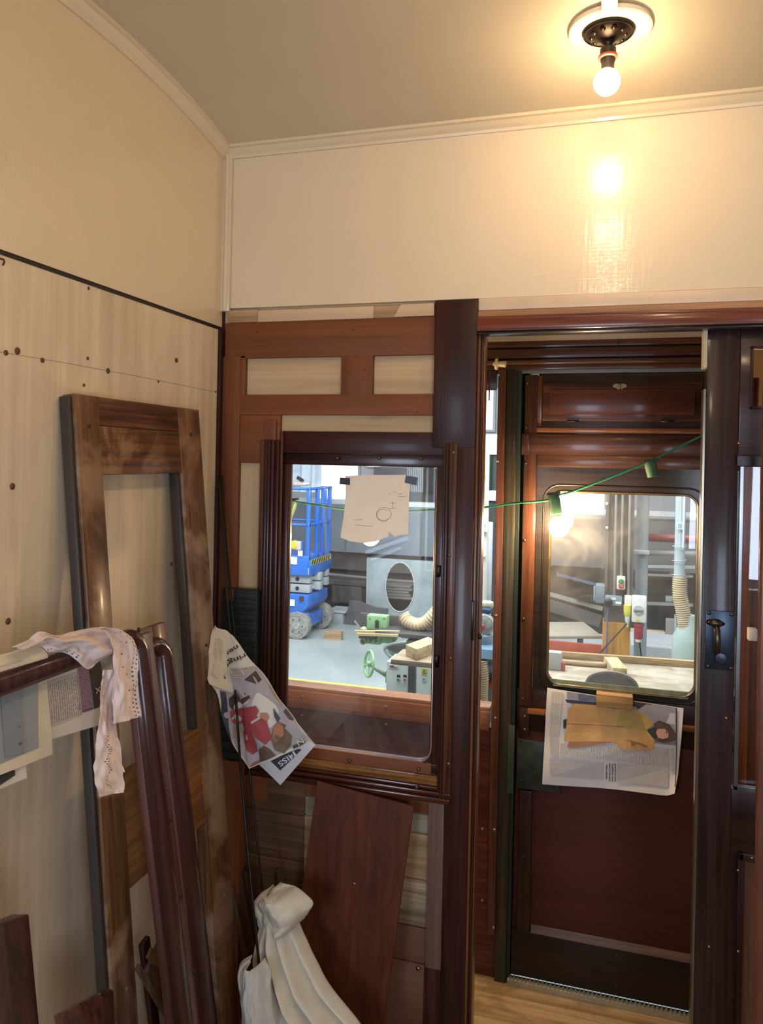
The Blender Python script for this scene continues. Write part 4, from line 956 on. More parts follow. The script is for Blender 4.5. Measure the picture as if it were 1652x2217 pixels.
lean_wall((312, 2036), (322, 2120), -.90, -.90, .026, .012, 'small dark notched offcut seen through the foot of the oak frame')
o = lean_wall((330, 2068), (395, 2190), -.865, -.845, .085, .010, 'flat brown board offcut with a pale end inside the oak frame', wood('#6a5044', '#523a30', 'Z', .5))
p = atX(322, 2062, -.857); q_ = atX(352, 2090, -.857)
MB().beam(p, q_, .02, .006, (1, 0, 0)).done('pale_end', wood('#9a7444', '#7c5a34', 'X', .6), o, 'auto')
lean_wall((297, 2092), (365, 2212), -.845, -.83, .012, .008, 'thin dark strip with a worn bright edge lying along the brown offcut', wood('#5c4438', '#8a7058', 'Z', .3))

# ---- red-brown half-round strip close to the right edge
p, b = at(1659, 860, 1.66), at(1640, 2217, 1.60)
pts = [at(x, y, Y) for x, y, Y in ((1664, 800, 1.69), (1658, 1000, 1.685), (1651, 1400, 1.665), (1647, 1720, 1.65), (1645, 2000, 1.635), (1642, 2217, 1.625))]
d = (pts[-1] - pts[-2]).normalized(); pts.append(pts[-1] + d*(-(pts[-1].z - .004)/d.z))
o = MB().tube(catmull(pts, 6), .0095, 14).done('moulding_strip', wood('#80503f', '#663a2c', 'Z', .35, .4, .15), None, True)
tag(o, 'long red-brown rounded moulding standing in front of the sliding door at the right edge', 'moulding')

# ---- card template taped to the window
YT = D + .0195
KR = paint('#eee6de', .8, .03, 14, c2='#e4d8cc')
nt_ = KR.node_tree; tr_ = nt_.nodes.new('ShaderNodeBsdfTranslucent'); tr_.inputs[0].default_value = lin('#e6e8ea'); mx_ = nt_.nodes.new('ShaderNodeMixShader'); mx_.inputs[0].default_value = .5
link(nt_, nt_.nodes['Principled BSDF'].outputs[0], mx_.inputs[1]); link(nt_, tr_.outputs[0], mx_.inputs[2]); link(nt_, mx_.outputs[0], nt_.nodes['Material Output'].inputs[0])
outl = [(748, 1031), (790, 1028), (886, 1028), (888, 1042), (885, 1100), (884, 1157), (866, 1158), (853, 1162), (843, 1150), (840, 1162), (815, 1172), (788, 1176), (758, 1172), (738, 1164), (738, 1155), (744, 1120), (749, 1070)]
r = root('card_template', at(812, 1176, YT), 'torn buff card template with pencilled circles taped to the window glass', 'template')
MB().prism([at(x, y, YT) for x, y in outl], (0, -.0008, 0)).done('card', KR, r)
PN = paint('#5c504a', .8)
yy = YT - .0012
MB().tube([at(831 + 16*math.cos(t), 1113 + 14*math.sin(t), yy) for t in [k*2*PI/30 for k in range(31)]], .00045, 5).done('pencil_circle', PN, r)
MB().tube([at(829 + 13*math.cos(t), 1116 + 13*math.sin(t), yy) for t in [.5 + k*5/30 for k in range(31)]], .0004, 5).done('pencil_circle', PN, r)
for x, y in ((828, 1094), (810, 1126), (844, 1125)): MB().lathe([(.0026, 0), (.0026, .0003)], at(x, y, yy), (0, -1, 0), 12).done('punched_hole', paint('#f2eeea', .5), r)
for a, b in (((850, 1085), (850, 1100)), ((844, 1089), (856, 1089)), ((843, 1100), (857, 1100)), ((765, 1126), (785, 1124)), ((768, 1136), (808, 1139)), ((862, 1070), (872, 1068)), ((862, 1074), (878, 1075)), ((850, 1066), (856, 1064)), ((842, 1070), (846, 1068))):
    MB().tube([at(*a, yy), at((a[0]+b[0])/2, (a[1]+b[1])/2 + 1, yy), at(*b, yy)], .0004, 5).done('pencil_mark', PN, r)
for n_, pp in (('left', ((736, 1034), (758, 1035), (758, 1050), (735, 1048))), ('right', ((879, 1029), (904, 1034), (902, 1051), (876, 1045)))):
    o = MB().prism([at(x, y, YT - .0015) for x, y in pp], (0, -.0005, 0)).done('tape', paint('#161618', .35), None)
    tag(o, 'black tape holding the %s upper corner of the card template' % n_, 'tape', 'tape on the card template')

# ================================================================== corridor things
YF = 2.33
g = root('festoon_lights', at(1215, 1140, YF), 'green festoon cable strung across the corridor with lampholders and glowing bulbs', 'string lights')
CG = paint('#2f8a5c', .45); SG = paint('#4d7a5e', .5)
cab = [(480, 1056), (560, 1072), (640, 1086), (700, 1095), (745, 1102), (850, 1108), (945, 1103), (1043, 1099), (1110, 1090), (1187, 1083), (1212, 1072), (1240, 1064), (1320, 1034), (1395, 1004), (1420, 993), (1470, 968), (1535, 936), (1600, 905)]
cp_ = [at(x, y, YF) for x, y in cab]; cp_ = [Vector((-1.70, YF, cp_[0].z + .10))] + cp_ + [Vector((1.0, YF, cp_[-1].z + .22)), Vector((1.5, YF, cp_[-1].z + .5))]
MB().tube(catmull(cp_, 4), .0034, 8).done('cable', CG, g, True)
def holder(top, tip, r=.017, lit=False, br=.030):
    a, b = at(*top, YF), at(*tip, YF); d = (b - a).normalized(); L_ = (b - a).length
    h = MB().lathe([(r*.7, -.002), (r*.95, .004), (r, .012), (r*.95, L_), (r*.8, L_ + .001)], a, d, 20).done('lampholder', SG, g, 'auto')
    MB().beam(a - Vector((.018, 0, -.002)), a + Vector((.02, 0, .007)), .008, .012).done('cable_clip', paint('#2c3c30', .5), h)
    if lit:
        MB().lathe([(.013, 0), (.0135, .012), (.016, .020)], b, d, 20).done('bulb_cap', paint('#c8bca0', .4), g, True)
        c = b + d*(br + .010)
        MB().lathe([(br*math.sin(t), -br*math.cos(t)) for t in [.35 + k*(PI-.35)/16 for k in range(17)]], c, d, 24).done('bulb', emit('#ffd6a0', BULB2), g, True)
holder((1198, 1072), (1205, 1112), lit=True)
holder((1407, 1001), (1414, 1032), r=.0165)
holder((634, 1084), (618, 1130), r=.018)
holder((800, 1105), (801, 1134), lit=True)

# newspaper pinned on the outside door
YN = YE - .022
q4 = [at(x, y, YN) for x, y in ((1185, 1488), (1480, 1533), (1463, 1718), (1175, 1692))]
def S6(u, v, e=0):
    p = q4[0].lerp(q4[1], u).lerp(q4[3].lerp(q4[2], u), v)
    k = max(0, u - .93)/.07*max(0, v - .75)/.25
    return Vector((p.x - .006*k, p.y - .004 - .012*v - .004*math.sin(u*7 + 1)*v - e - .01*k - .003*math.sin(v*9 + u*5), p.z + .012*k))
r = root('newspaper', S6(.5, 1), 'sideways newspaper page with a woman in a long yellow coat, fixed to the outside door', 'newspaper')
solid(MB().grid(lambda u, v: S6(u, v), 30, 24).done('sheet', paint('#dcdad6', .7, .02), r, True), .0005)
z2 = lambda l: [(1150 + x/4.465, 1470 + y/4.465) for x, y in l]
A = lambda l, m, e=.0016, n='picture': art(S6, z2(l), m, r, e, n)
A([(345, 110), (620, 150), (1410, 265), (1400, 640), (1200, 620), (820, 250), (350, 220)], paint('#9a9aa2', .6, .1, 10))
A([(330, 195), (640, 225), (640, 250), (345, 225)], paint('#3c3c4c', .6), .002)
A([(455, 130), (620, 155), (635, 215), (455, 200)], paint('#6c7690', .6, .2, 20), .002)
A([(985, 215), (1160, 240), (1170, 300), (985, 280)], paint('#4a4450', .6, .2, 20), .002)
A([(1160, 305), (1390, 330), (1390, 440), (1210, 410)], paint('#c4c6cc', .6, .05, 20), .002)
YEL = paint('#cfa868', .6, .12, 14, c2='#bd9058')
A([(315, 595), (345, 430), (355, 290), (420, 235), (640, 250), (800, 290), (960, 285), (1110, 340), (1190, 440), (1120, 490), (1195, 580), (1180, 665), (1130, 685), (880, 680), (800, 605), (560, 600), (370, 605)], YEL, .0028)
A([(850, 310), (960, 300), (1110, 345), (1175, 440), (1110, 490), (820, 460)], paint('#bb9f58', .6, .12, 14), .0034)
A([(345, 650), (370, 600), (560, 600), (800, 607), (480, 655), (370, 658)], paint('#a87a5c', .6, .1), .0034)
A([(1115, 490), (1200, 455), (1230, 560), (1190, 580)], paint('#2f3a34', .6), .004)
A([(1180, 430), (1230, 395), (1330, 430), (1400, 520), (1390, 590), (1280, 615), (1200, 590), (1240, 560), (1210, 500)], paint('#5c4438', .6, .25, 50), .0042)
A([(1205, 510), (1225, 475), (1290, 475), (1325, 510), (1325, 560), (1270, 575), (1225, 560)], paint('#c89c88', .6, .05), .005)
A([(1290, 505), (1315, 500), (1318, 520)], paint('#6a4438', .6), .0056)
A([(350, 425), (900, 455), (900, 460), (350, 431)], paint('#8a6238', .6), .0042)
A([(880, 580), (960, 600), (970, 650), (1050, 610), (1140, 650), (1100, 655), (960, 590)], paint('#8c6a3c', .6), .0042)
A([(310, 395), (345, 380), (340, 475), (312, 475)], paint('#34383c', .6), .0024)
TM = lambda c, rws: lines_mat('#cac8c8', '#55555a', rws, c, .6, .08)
A([(200, 120), (315, 130), (270, 545), (180, 545)], lines_mat('#d6d1c8', '#6a6660', 38, 4, .55, .1), .0016, 'text_block')
A([(180, 560), (265, 560), (268, 740), (190, 740)], lines_mat('#d0d0d0', '#5c5c60', 26, 1, .6, .06, True), .0016, 'text_block')
A([(285, 620), (790, 620), (1320, 670), (1325, 840), (790, 790), (280, 740)], lines_mat('#d0d0d0', '#5c5c60', 70, 1, .6, .05, True), .0018, 'text_block')
A([(180, 765), (700, 800), (700, 975), (185, 930)], lines_mat('#d0d0d0', '#5c5c60', 70, 1, .6, .05, True), .0016, 'text_block')
A([(830, 810), (1325, 860), (1325, 1040), (830, 995)], lines_mat('#d0d0d0', '#5c5c60', 70, 1, .6, .05, True), .0016, 'text_block')
A([(1345, 665), (1375, 665), (1375, 890), (1345, 900)], lines_mat('#d2d2d2', '#5c5c60', 5, 1, .5, .1, True), .0016, 'text_block')
A([(1398, 270), (1410, 270), (1405, 800), (1395, 1040), (1385, 1035), (1400, 700)], BK, .0022, 'rule')
A([(808, 815), (815, 815), (815, 990), (808, 990)], BK, .0022, 'rule')
zz = lambda x, y: (1150 + x/4.465, 1470 + y/4.465)
words('A battle for trans', zz(780, 815), zz(780, 985), -5.5, S6, .0022, BK, r, .02)
words('rights is harming', zz(752, 808), zz(752, 985), -5.5, S6, .0022, BK, r, .02)
words('trans people', zz(724, 825), zz(724, 960), -5.5, S6, .0022, BK, r, .02)
o = MB().box(at(1291, 1515, YE - .03).x, at(1370, 1515, YE - .03).x, YE - .048, YE - .008, at(1330, 1530, YE - .03).z, at(1330, 1503, YE - .03).z, .001).done('wood_block', wood('#c49f68', '#96713f', 'X', .6, 0, .3), None, 'auto')
tag(o, 'small pale wood block holding the newspaper against the outside door', 'wood block')

# ================================================================== the workshop outside
FZ = -1.1
struct('floor_workshop', MB().box(-14, 9, YE + .3, 20, FZ - .1, FZ), paint('#a9b4b2', .45, .12, .8, c2='#93a09e', bumpk=.1, bscale=20))
WY = 16.0
struct('wall_workshop_back', MB().box(-14, 9, WY, WY + .2, FZ, 6.5), paint('#c4cacc', .7, .05, 1))
struct('wall_workshop_left', MB().box(-14.2, -14, 2, WY, FZ, 6.5), paint('#8a9296', .7, .05, 1))
struct('wall_workshop_right', MB().box(9, 9.2, 2, WY, FZ, 6.5), paint('#8a9296', .7, .05, 1))
# bright windows in the far wall
WIN = emit('#f4f8ff', 1.3)
def farwin(n, xl, yt, xr, yb, lit=WIN, Y=WY - .05):
    x0, x1, z0, z1 = rect(xl, yt, xr, yb, Y)
    g = root('window_%d' % n, ((x0+x1)/2, Y, z0), None, None, None, 'structure')
    MB().box(x0, x1, Y, Y + .03, z0, z1).done('pane', lit, g)
    fr = paint('#b8c0c4', .5); t = .05
    mb = MB()
    for a in ((x0 - t, x1 + t, z0 - t, z0), (x0 - t, x1 + t, z1, z1 + t), (x0 - t, x0, z0, z1), (x1, x1 + t, z0, z1)): mb.box(a[0], a[1], Y - .04, Y + .04, a[2], a[3])
    mb.done('window_frame', fr, g)
farwin(2, 694, 960, 776, 1086); farwin(3, 800, 960, 1040, 1010); farwin(4, 1150, 1000, 1309, 1112); farwin(5, 1048, 845, 1068, 930)
# corrugated blind by the window, dark upper fittings
x0, x1, z0, z1 = rect(814, 1012, 938, 1086, WY - .12)
g = root('shelf_unit', ((x0+x1)/2, WY - .2, z0), 'dark glazed unit with corrugated light panels high on the far wall', 'cabinet')
mb = MB().box(x0, x1, WY - .3, WY - .12, z0, z1); mb.done('cabinet_body', paint('#4c565a', .5, .2, 4), g)
mb = MB()
xa, xb = at(882, 1050, WY - .3).x, at(918, 1050, WY - .3).x
for k in range(9): mb.box(xa + k*(xb-xa)/9, xa + (k+.6)*(xb-xa)/9, WY - .33, WY - .3, z0 + .22, z1)
mb.done('corrugated_panel', paint('#b8c4c8', .4), g)
pbox('glass_front', 918, 1012, 938, 1070, WY - .34, WY - .3, paint('#26302f', .2), g, 0)
x0, x1, z0, z1 = rect(700, 1086, 955, 1098, 14.0)
tag(MB().box(x0 - 2, x1 + 5, 13.3, 13.5, at(800, 1092, 13.2).z - .02, at(800, 1092, 13.2).z + .06).done('pale_rail', paint('#d4dcdf', .5), None), 'long pale horizontal rail above the grey carriage body', 'rail')

# grey carriage body standing across the workshop
YB = 13.2
zt_, zm_, zb2 = at(800, 1092, YB).z, at(800, 1198, YB).z, at(1250, 1392, YB).z
zmr = at(1300, 1236, YB).z
g = root('rail_carriage', (-2, YB + 1, FZ), 'grey flat-sided rail carriage on a dark underframe across the workshop', 'rail carriage')
mb = MB().box(-9, -1.2, YB, YB + .7, zm_, zt_ - .02).done('body_side', paint('#7d8890', .45, .06, 1.5, c2='#6e7a82'), g)
MB().box(-1.2, 5, YB, YB + .7, zmr, zt_ - .1).done('body_side', paint('#787877', .45, .06, 1.5, c2='#6c6c6c'), g)
for x in (-6.2, -4.6, -3.2, .2, 1.4, 3.0): MB().box(x, x + .03, YB - .01, YB, zmr + .02 if x > -1 else zm_ + .02, zt_ - .12).done('panel_joint', paint('#5e666a', .6), g)
MB().box(-9, 5, YB + .3, YB + .7, FZ + .02, zmr - .0).done('underframe', paint('#3f3c39', .7, .2, 2, c2='#2c2a29'), g)
MB().box(-9, -1.2, YB + .2, YB + .3, zm_ - .35, zm_ - .02).done('solebar', paint('#5a5450', .7, .15, 3), g)
BGR = paint('#55514e', .6, .2, 4)
for xp in (750, 660):
    c = at(xp, 1285, YB - .3); MB().box(c.x - .28, c.x + .28, YB - .3, YB + .3, c.z - .18, c.z + .14, .03).box(c.x - .36, c.x + .36, YB - .32, YB + .3, c.z + .14, c.z + .24, .02).done('axle_box', BGR, g)
mb = MB(); c = at(858, 1296, YB - .2)
for k in range(5): mb.box(c.x - .30 + .035*(k % 2), c.x + .30 - .03*(k % 3), YB - .25, YB + .3, c.z + k*.05, c.z + .045 + k*.05, .01)
mb.done('leaf_spring', paint('#8a8682', .5), g)
MB().tube([(-5.4, YB + .05, zm_ - .42), (-3.6, YB + .05, zm_ - .47), (-1.4, YB + .05, zm_ - .44)], .03, 8).done('brake_pipe', paint('#8a8680', .4), g)

# ---- scissor lift
BLUE = paint('#1f6fd0', .4, .08, 3, coat=.3); LG = paint('#aab0b2', .4, .06, 4); YLF = 10.8
x_r = at(667, 1300, YLF).x; X0L = x_r - 2.2
# depth of the machine from the right end receding to the pixel column 716
rr = ray(716, 1150); YBK = YLF + .95
g = root('scissor_lift', (x_r - .9, YLF + .4, FZ), 'blue scissor lift with guard rails parked on the grey workshop floor', 'lift')
def zl(y, x=640): return at(x, y, YLF).z
MB().box(X0L, x_r, YLF, YBK, zl(1245), zl(1203), .01).done('platform_deck', BLUE, g, 'auto')
xe = x_r + .05
MB().box(x_r - .02, x_r + .02, YLF, YBK, zl(1245), zl(1212), .005).done('deck_end', BLUE, g, 'auto')
# hazard stripe on the end
mb = MB(); mk = MB()
n = 8
for k in range(n):
    a = YLF + .05 + k*(YBK - YLF - .15)/n; b = a + (YBK - YLF - .15)/n*.5; z0_, z1_ = zl(1222), zl(1212)
    mk.prism([(x_r + .021, a, z0_), (x_r + .021, b, z0_), (x_r + .021, b + .05, z1_), (x_r + .021, a + .05, z1_)], (.003, 0, 0))
mb.box(x_r + .02, x_r + .0215, YLF + .03, YBK - .05, zl(1223), zl(1211))
mb.done('hazard_stripe', paint('#d8c23a', .5), g); mk.done('hazard_stripe', BLACK, g)
def post(x, y, z0_, z1_, r=.03): return MB().box(x - r, x + r, y - r*.8, y + r*.8, z0_, z1_, .006).done('guard_post', BLUE, g, 'auto')
zt3, zmd = zl(1058), zl(1136)
for x, y in ((x_r - .03, YLF + .03), (x_r - .03, YLF + .38), (x_r - .03, YLF + .62), (x_r - .03, YBK - .03), (X0L + .3, YLF + .03), (x_r - .9, YLF + .03), (X0L + .3, YBK - .03)): post(x, y, zl(1210), zt3)
post(x_r + .02, YBK - .35, zl(1095), zt3 - .02, .022)
def rail_(p, q, name='guard_rail', r=.022): return MB().tube([p, q], r, 8).done(name, BLUE, g, True)
for z in (zt3, zmd):
    rail_((X0L, YLF + .03, z), (x_r, YLF + .03, z)); rail_((x_r - .03, YLF, z), (x_r - .03, YBK, z)); rail_((X0L, YBK - .03, z), (x_r, YBK - .03, z))
MB().box(x_r - .62, x_r - .36, YLF + .0, YLF + .12, zl(1100), zl(1063), .01).done('control_box', BLUE, g, 'auto')
MB().box(x_r - .50, x_r - .40, YLF - .01, YLF, zl(1076), zl(1064)).done('control_label', paint('#9a8e88', .5), g)
MB().box(x_r - .18, x_r - .12, YLF + .02, YLF + .1, zl(1203), zl(1172), .005).done('socket_bracket', BLUE, g)
MB().lathe([(.07, 0), (.07, .06), (.05, .08)], (x_r - .24, YLF + .04, zl(1180)), (0, -1, 0), 16).done('socket_outlet', paint('#e0d040', .4), g, 'auto')
MB().box(x_r - .22, x_r - .13, YLF - .03, YLF + .02, zl(1190), zl(1171), .01).done('socket_box', paint('#c8c8c0', .5), g, 'auto')
for a, b, c, d, col in ((629, 1206, 643, 1222, '#e8ecee'), (668, 1231, 674, 1244, '#e8ecee'), (628, 1298, 638, 1312, '#e4e8ea'), (645, 1192, 655, 1204, '#e8ecee'), (648, 1291, 657, 1301, '#40302c')):
    x0, x1, z0, z1 = rect(a, b, c, d, YLF - .012); MB().box(x0, min(x1, x_r - .005), YLF - .014, YLF - .003, z0, z1).done('label_plate', paint(col, .5), g)
# scissor arms: two stacked pairs of box section
for y0_, y1_ in ((1247, 1264), (1267, 1285)):
    MB().box(X0L + .1, x_r - .02, YLF + .10, YLF + .22, zl(y1_), zl(y0_), .006).done('scissor_arm', LG, g, 'auto')
    MB().box(X0L + .1, x_r + .06, YLF + .34, YLF + .46, zl(y1_) + .02, zl(y0_) + .02, .006).done('scissor_arm', LG, g, 'auto')
    MB().box(X0L + .1, x_r + .02, YBK - .22, YBK - .1, zl(y1_) + .03, zl(y0_) + .03, .006).done('scissor_arm', LG, g, 'auto')
    MB().tube([(x_r - .06, YLF + .2, (zl(y0_)+zl(y1_))/2), (x_r - .06, YBK - .12, (zl(y0_)+zl(y1_))/2)], .035, 10).done('pivot_tube', LG, g, True)
    for xx in (x_r - .22, x_r - .62): MB().lathe([(.03, 0), (.03, .012)], (xx, YLF + .10, (zl(y0_)+zl(y1_))/2), (0, -1, 0), 12).done('pivot_pin', BLACK, g)
zc0, zc1 = zl(1330), zl(1288)
MB().prism([(X0L, YLF + .02, zc0), (x_r - .28, YLF + .02, zc0), (x_r - .12, YLF + .02, zc0 + .0), (x_r, YLF + .02, zc0 + .14), (x_r, YLF + .02, zc1), (X0L, YLF + .02, zc1)], (0, .82, 0), .008).done('chassis', BLUE, g, 'auto')
pbox('chassis_label', 674, 1290, 684, 1303, YLF + .016, YLF + .02, paint('#dce4ea', .5), g, 0) if False else None
MB().box(X0L, x_r - .02, YLF + .1, YLF + .16, zl(1343), zc0 + .01, .006).done('axle_beam', BLUE, g, 'auto')
MB().box(x_r - .12, x_r - .04, YLF + .05, YLF + .75, zl(1362), zl(1335), .006).done('axle_beam', BLUE, g, 'auto')
TY = paint('#9a9a94', .8, .15, 12, c2='#807e78'); HB = paint('#b4b8b8', .5, .25, 14, c2='#74787a')
for yy_, xx in ((YLF - .02, at(642, 1357, YLF).x), (YBK - .16, x_r - .12)):
    c = Vector((xx, yy_, FZ + .205)); R_ = .205
    w_ = MB().lathe([(R_*.75, 0), (R_*.97, .0), (R_, .015), (R_, .13), (R_*.97, .145), (R_*.7, .145)], c, (0, 1, 0), 40).done('wheel', TY, g, 'auto')
    MB().lathe([(R_*.80, .02), (R_*.80, -.006), (R_*.76, -.008), (R_*.72, .01), (R_*.3, .012), (R_*.25, -.01), (.03, -.014), (.0001, -.014)], c, (0, 1, 0), 32).done('hub', HB, w_, 'auto')
    mb = MB()
    for k in range(28): t = k*2*PI/28; p = c + Vector((math.cos(t)*R_*.99, .04 if k % 2 else .10, math.sin(t)*R_*.99)); mb.beam(p - Vector((0, .035, 0)), p + Vector((0, .035, 0)), .02, .014, (math.cos(t), 0, math.sin(t)), 0)
    mb.done('tread', TY, w_)
    mb = MB()
    for k in range(6): t = k*2*PI/6; mb.lathe([(.012, 0), (.012, -.02)], c + Vector((math.cos(t)*R_*.5, .01, math.sin(t)*R_*.5)), (0, 1, 0), 8)
    mb.done('wheel_nut', paint('#55585a', .4), w_)
o = MB()
for k in range(5): p = at(628 + k*7, 1050 + (k % 2), YLF + .1); o.tube([p - Vector((.22, 0, 0)), p + Vector((.1, .02, .02))], .035 - .003*k, 8)
tag(o.done('wrapped_bundle', paint('#c8c0b8', .7, .2, 8, c2='#9a8a80'), None, True), 'pale wrapped bundle of lengths lying across the top rail of the blue lift', 'bundle')
# hanging plastic sheet with black tape
xa, xb = at(600, 1010, 11.6), at(694, 1010, 11.6)
mb = MB().grid(lambda u, v: (xa.x + (xb.x - xa.x)*u, 11.6 + .05*math.sin(u*26 + 2*v) + .02*math.sin(v*9), xa.z + .9 - 1.3*v), 40, 16)
o = solid(mb.done('plastic_sheet', paint('#c4d0da', .25, .1, 4, c2='#a8b6c2'), None, True), .002)
tag(o, 'wrinkled translucent grey plastic sheeting hanging above the blue lift', 'plastic sheet')
p, q_ = at(643, 1033, 11.5), at(657, 1042, 11.5)
tag(MB().beam(p, q_, .06, .01, (0, -1, 0), .002).done('tape', BLACK, None), 'short strip of black tape on the hanging plastic sheeting', 'tape')
# steel plate with an oval opening
YO = 12.4
pl_ = [at(x, y, YO) for x, y in ((796, 1209), (970, 1222), (965, 1330), (880, 1352), (848, 1330), (792, 1318))]
cx_, cz_ = at(866, 1271, YO).x, at(866, 1271, YO).z; ra, rb = .250, .412
N_ = 48; inn = [Vector((cx_ + ra*math.cos(2*PI*k/N_), YO, cz_ + rb*math.sin(2*PI*k/N_))) for k in range(N_)]
xL, xR, zB, zT = at(793, 1260, YO).x, at(990, 1260, YO).x, at(866, 1400, YO).z, at(866, 1211, YO).z
zBl = zB
out = []
for p in inn:
    d = p - Vector((cx_, YO, cz_)); sx = ((xR if d.x > 0 else xL) - cx_)/d.x if abs(d.x) > 1e-6 else 1e9; sz = ((zT if d.z > 0 else zBl) - cz_)/d.z if abs(d.z) > 1e-6 else 1e9
    out.append(Vector((cx_, YO, cz_)) + d*min(sx, sz))
GALV = paint('#aebcbe', .45, .15, 2.2, metal=.25, c2='#8f9fa3')
r = root('steel_plate', (cx_, YO, FZ), 'large pale galvanised sheet with an oval hole standing behind the green machine', 'steel sheet')
snap(out, xL, xR, zBl, zT)
MB().ring_plate(out, inn, (0, .01, 0)).done('sheet', GALV, r)
MB().tube([p + Vector((0, -.006, 0)) for p in inn + [inn[0]]], .012, 6, False).done('oval_rim', paint('#c8d0d0', .4, .2, 20), r, True)
MB().box(xL + .1, xL + .16, YO + .02, YO + .08, FZ, zT - .1).box(xR - .2, xR - .14, YO + .02, YO + .08, FZ, zT - .1).done('prop', paint('#6a6460', .7), r)
mb = MB()
for k in range(4): a, b = at(840 + 3*k, 1345 - 8*k, YO + .35), at(893, 1347 - 8*k, YO + .35); mb.beam(a, b, .05, .2, (0, -1, 0))
mb2 = MB().box(at(838, 1340, YO + .3).x, at(896, 1340, YO + .3).x, YO + .2, YO + .6, FZ, at(860, 1330, YO + .3).z)
r = root('timber_stack', (at(866, 1340, YO + .3).x, YO + .4, FZ), 'pale sawn boards stacked behind the oval hole', 'timber')
mb2.done('stack', wood('#cdb890', '#a8906a', 'X', .7), r)
# dark sheet offcut, metal case, baulk
pts = [at(x, y, 12.05) for x, y in ((746, 1368), (757, 1299), (775, 1300), (795, 1308), (815, 1315), (841, 1318), (836, 1372))]
pts[0].z = pts[-1].z = FZ + .005
tag(MB().prism(pts, (0, .015, 0)).done('sheet_offcut', paint('#57575a', .5, .1, 4, c2='#4a4a4c'), None), 'dark grey curved sheet offcut standing left of the green machine', 'steel sheet')
x0, x1, z0, z1 = rect(706, 1326, 742, 1352, 12.0)
r = root('metal_case', ((x0+x1)/2, 12, FZ), 'grey metal case on blocks against the dark underframe', 'case')
MB().box(x0, x1, 12, 12.4, z0, z1, .01).done('case_body', paint('#9aa4a8', .45), r, 'auto'); MB().box(x0 + .02, x1 + .05, 11.98, 12.42, z1, z1 + .03, .005).done('lid', paint('#b0b8ba', .45), r)
MB().box(x0 + .05, x1 - .05, 12.02, 12.38, FZ, z0).done('block', paint('#5c5048', .7), r)
a, b = atZ(704, 1368, FZ + .1), atZ(760, 1374, FZ + .1)
tag(MB().box(a.x, b.x - .15, a.y - .05, a.y + .05, FZ, FZ + .13, .004).done('timber_baulk', wood('#c8a884', '#a08060', 'X', .7), None), 'pale timber baulk on the floor behind the blue lift wheel', 'timber')
# painted floor line
a, b = atZ(560, 1462, FZ + .002), atZ(990, 1456, FZ + .002)
tag(MB().box(a.x, b.x + 2, a.y - .035, a.y + .035, FZ + .0005, FZ + .003).done('floor_line', paint('#d8cf6a', .6, .1, 8), None), kind='structure')
bpy.data.objects['floor_line'].name = 'trim_7'

# ---- green planing machine
GRN = paint('#8fbf8a', .4, .1, 6, coat=.2, c2='#7aa876'); GRD = paint('#6e8f78', .5, .1, 6); CI = paint('#56595a', .4, .15, 10, metal=.4)
YM = 6.6
g = root('planing_machine', (at(880, 1400, YM).x, YM + .2, FZ), 'green cast planing machine with a dark table and fence', 'machine')
def mbx(name, xl, yt, xr, yb, Y0, Y1, mat, bev=.004): 
    x0, x1, z0, z1 = rect(xl, yt, xr, yb, Y0); return MB().box(x0, x1, Y0, Y1, z0, z1, bev).done(name, mat, g, 'auto')
mbx('table', 812, 1374, 975, 1382, YM - .05, YM + .35, CI); mbx('table', 776, 1376, 812, 1384, YM - .05, YM + .3, CI)
mbx('fence', 777, 1330, 870, 1372, YM + .24, YM + .27, paint('#4a4846', .5, .1, 5), .02)
mbx('fence', 868, 1345, 975, 1374, YM + .26, YM + .29, paint('#4c504e', .5, .1, 5), .006)
gb = mbx('cutter_housing', 794, 1333, 837, 1364, YM + .12, YM + .22, GRN, .006)
mbx('housing_slot', 812, 1344, 820, 1360, YM + .115, YM + .125, paint('#2c3028', .5), 0)
mb = MB()
for x, y in ((800, 1337), (832, 1337), (800, 1358), (832, 1358), (816, 1340)): mb.lathe([(.008, 0), (.008, .01)], at(x, y, YM + .12), (0, -1, 0), 8)
mb.done('housing_bolt', paint('#9aa890', .4), g)
MB().beam(at(768, 1344, YM + .05), at(782, 1362, YM + .1), .012, .012).done('clamp_lever', paint('#c8ccc8', .3, metal=.8), g)
MB().lathe([(.02, 0), (.03, .02), (.03, .06), (.02, .08)], at(790, 1362, YM + .1), (0, -1, 0), 14).lathe([(.018, 0), (.018, .1)], at(782, 1368, YM + .1), (1, 0, 0), 12).done('adjuster', paint('#a4b498', .4, .2, 20), g, 'auto')
mbx('bed_arm', 779, 1380, 823, 1395, YM, YM + .12, GRN, .01); mbx('bed_arm', 823, 1378, 850, 1393, YM + .02, YM + .2, GRN, .006)
mb = MB()
for x, r_ in ((787, .03), (803, .014), (815, .014)): mb.lathe([(r_, 0), (r_, .02), (r_*.6, .021), (r_*.6, .005)], at(x, 1388, YM), (0, -1, 0), 16)
mb.done('bed_boss', paint('#7fa67a', .4), g, 'auto')
mbx('body_top', 868, 1378, 975, 1386, YM + .02, YM + .34, GRD); mbx('gearbox', 880, 1388, 932, 1412, YM - .02, YM + .1, paint('#b8b896', .5, .25, 12, c2='#7c8068'), .006)
mb = MB()
for x, y, r_ in ((888, 1396, .02), (899, 1394, .026), (893, 1405, .018), (905, 1402, .014)): mb.lathe([(r_, 0), (r_, .03), (r_*.5, .034)], at(x, y, YM - .02), (0, -1, 0), 12)
mb.done('gear', CI, g, 'auto')
x0, x1, z0, z1 = rect(830, 1386, 872, 1440, YM)
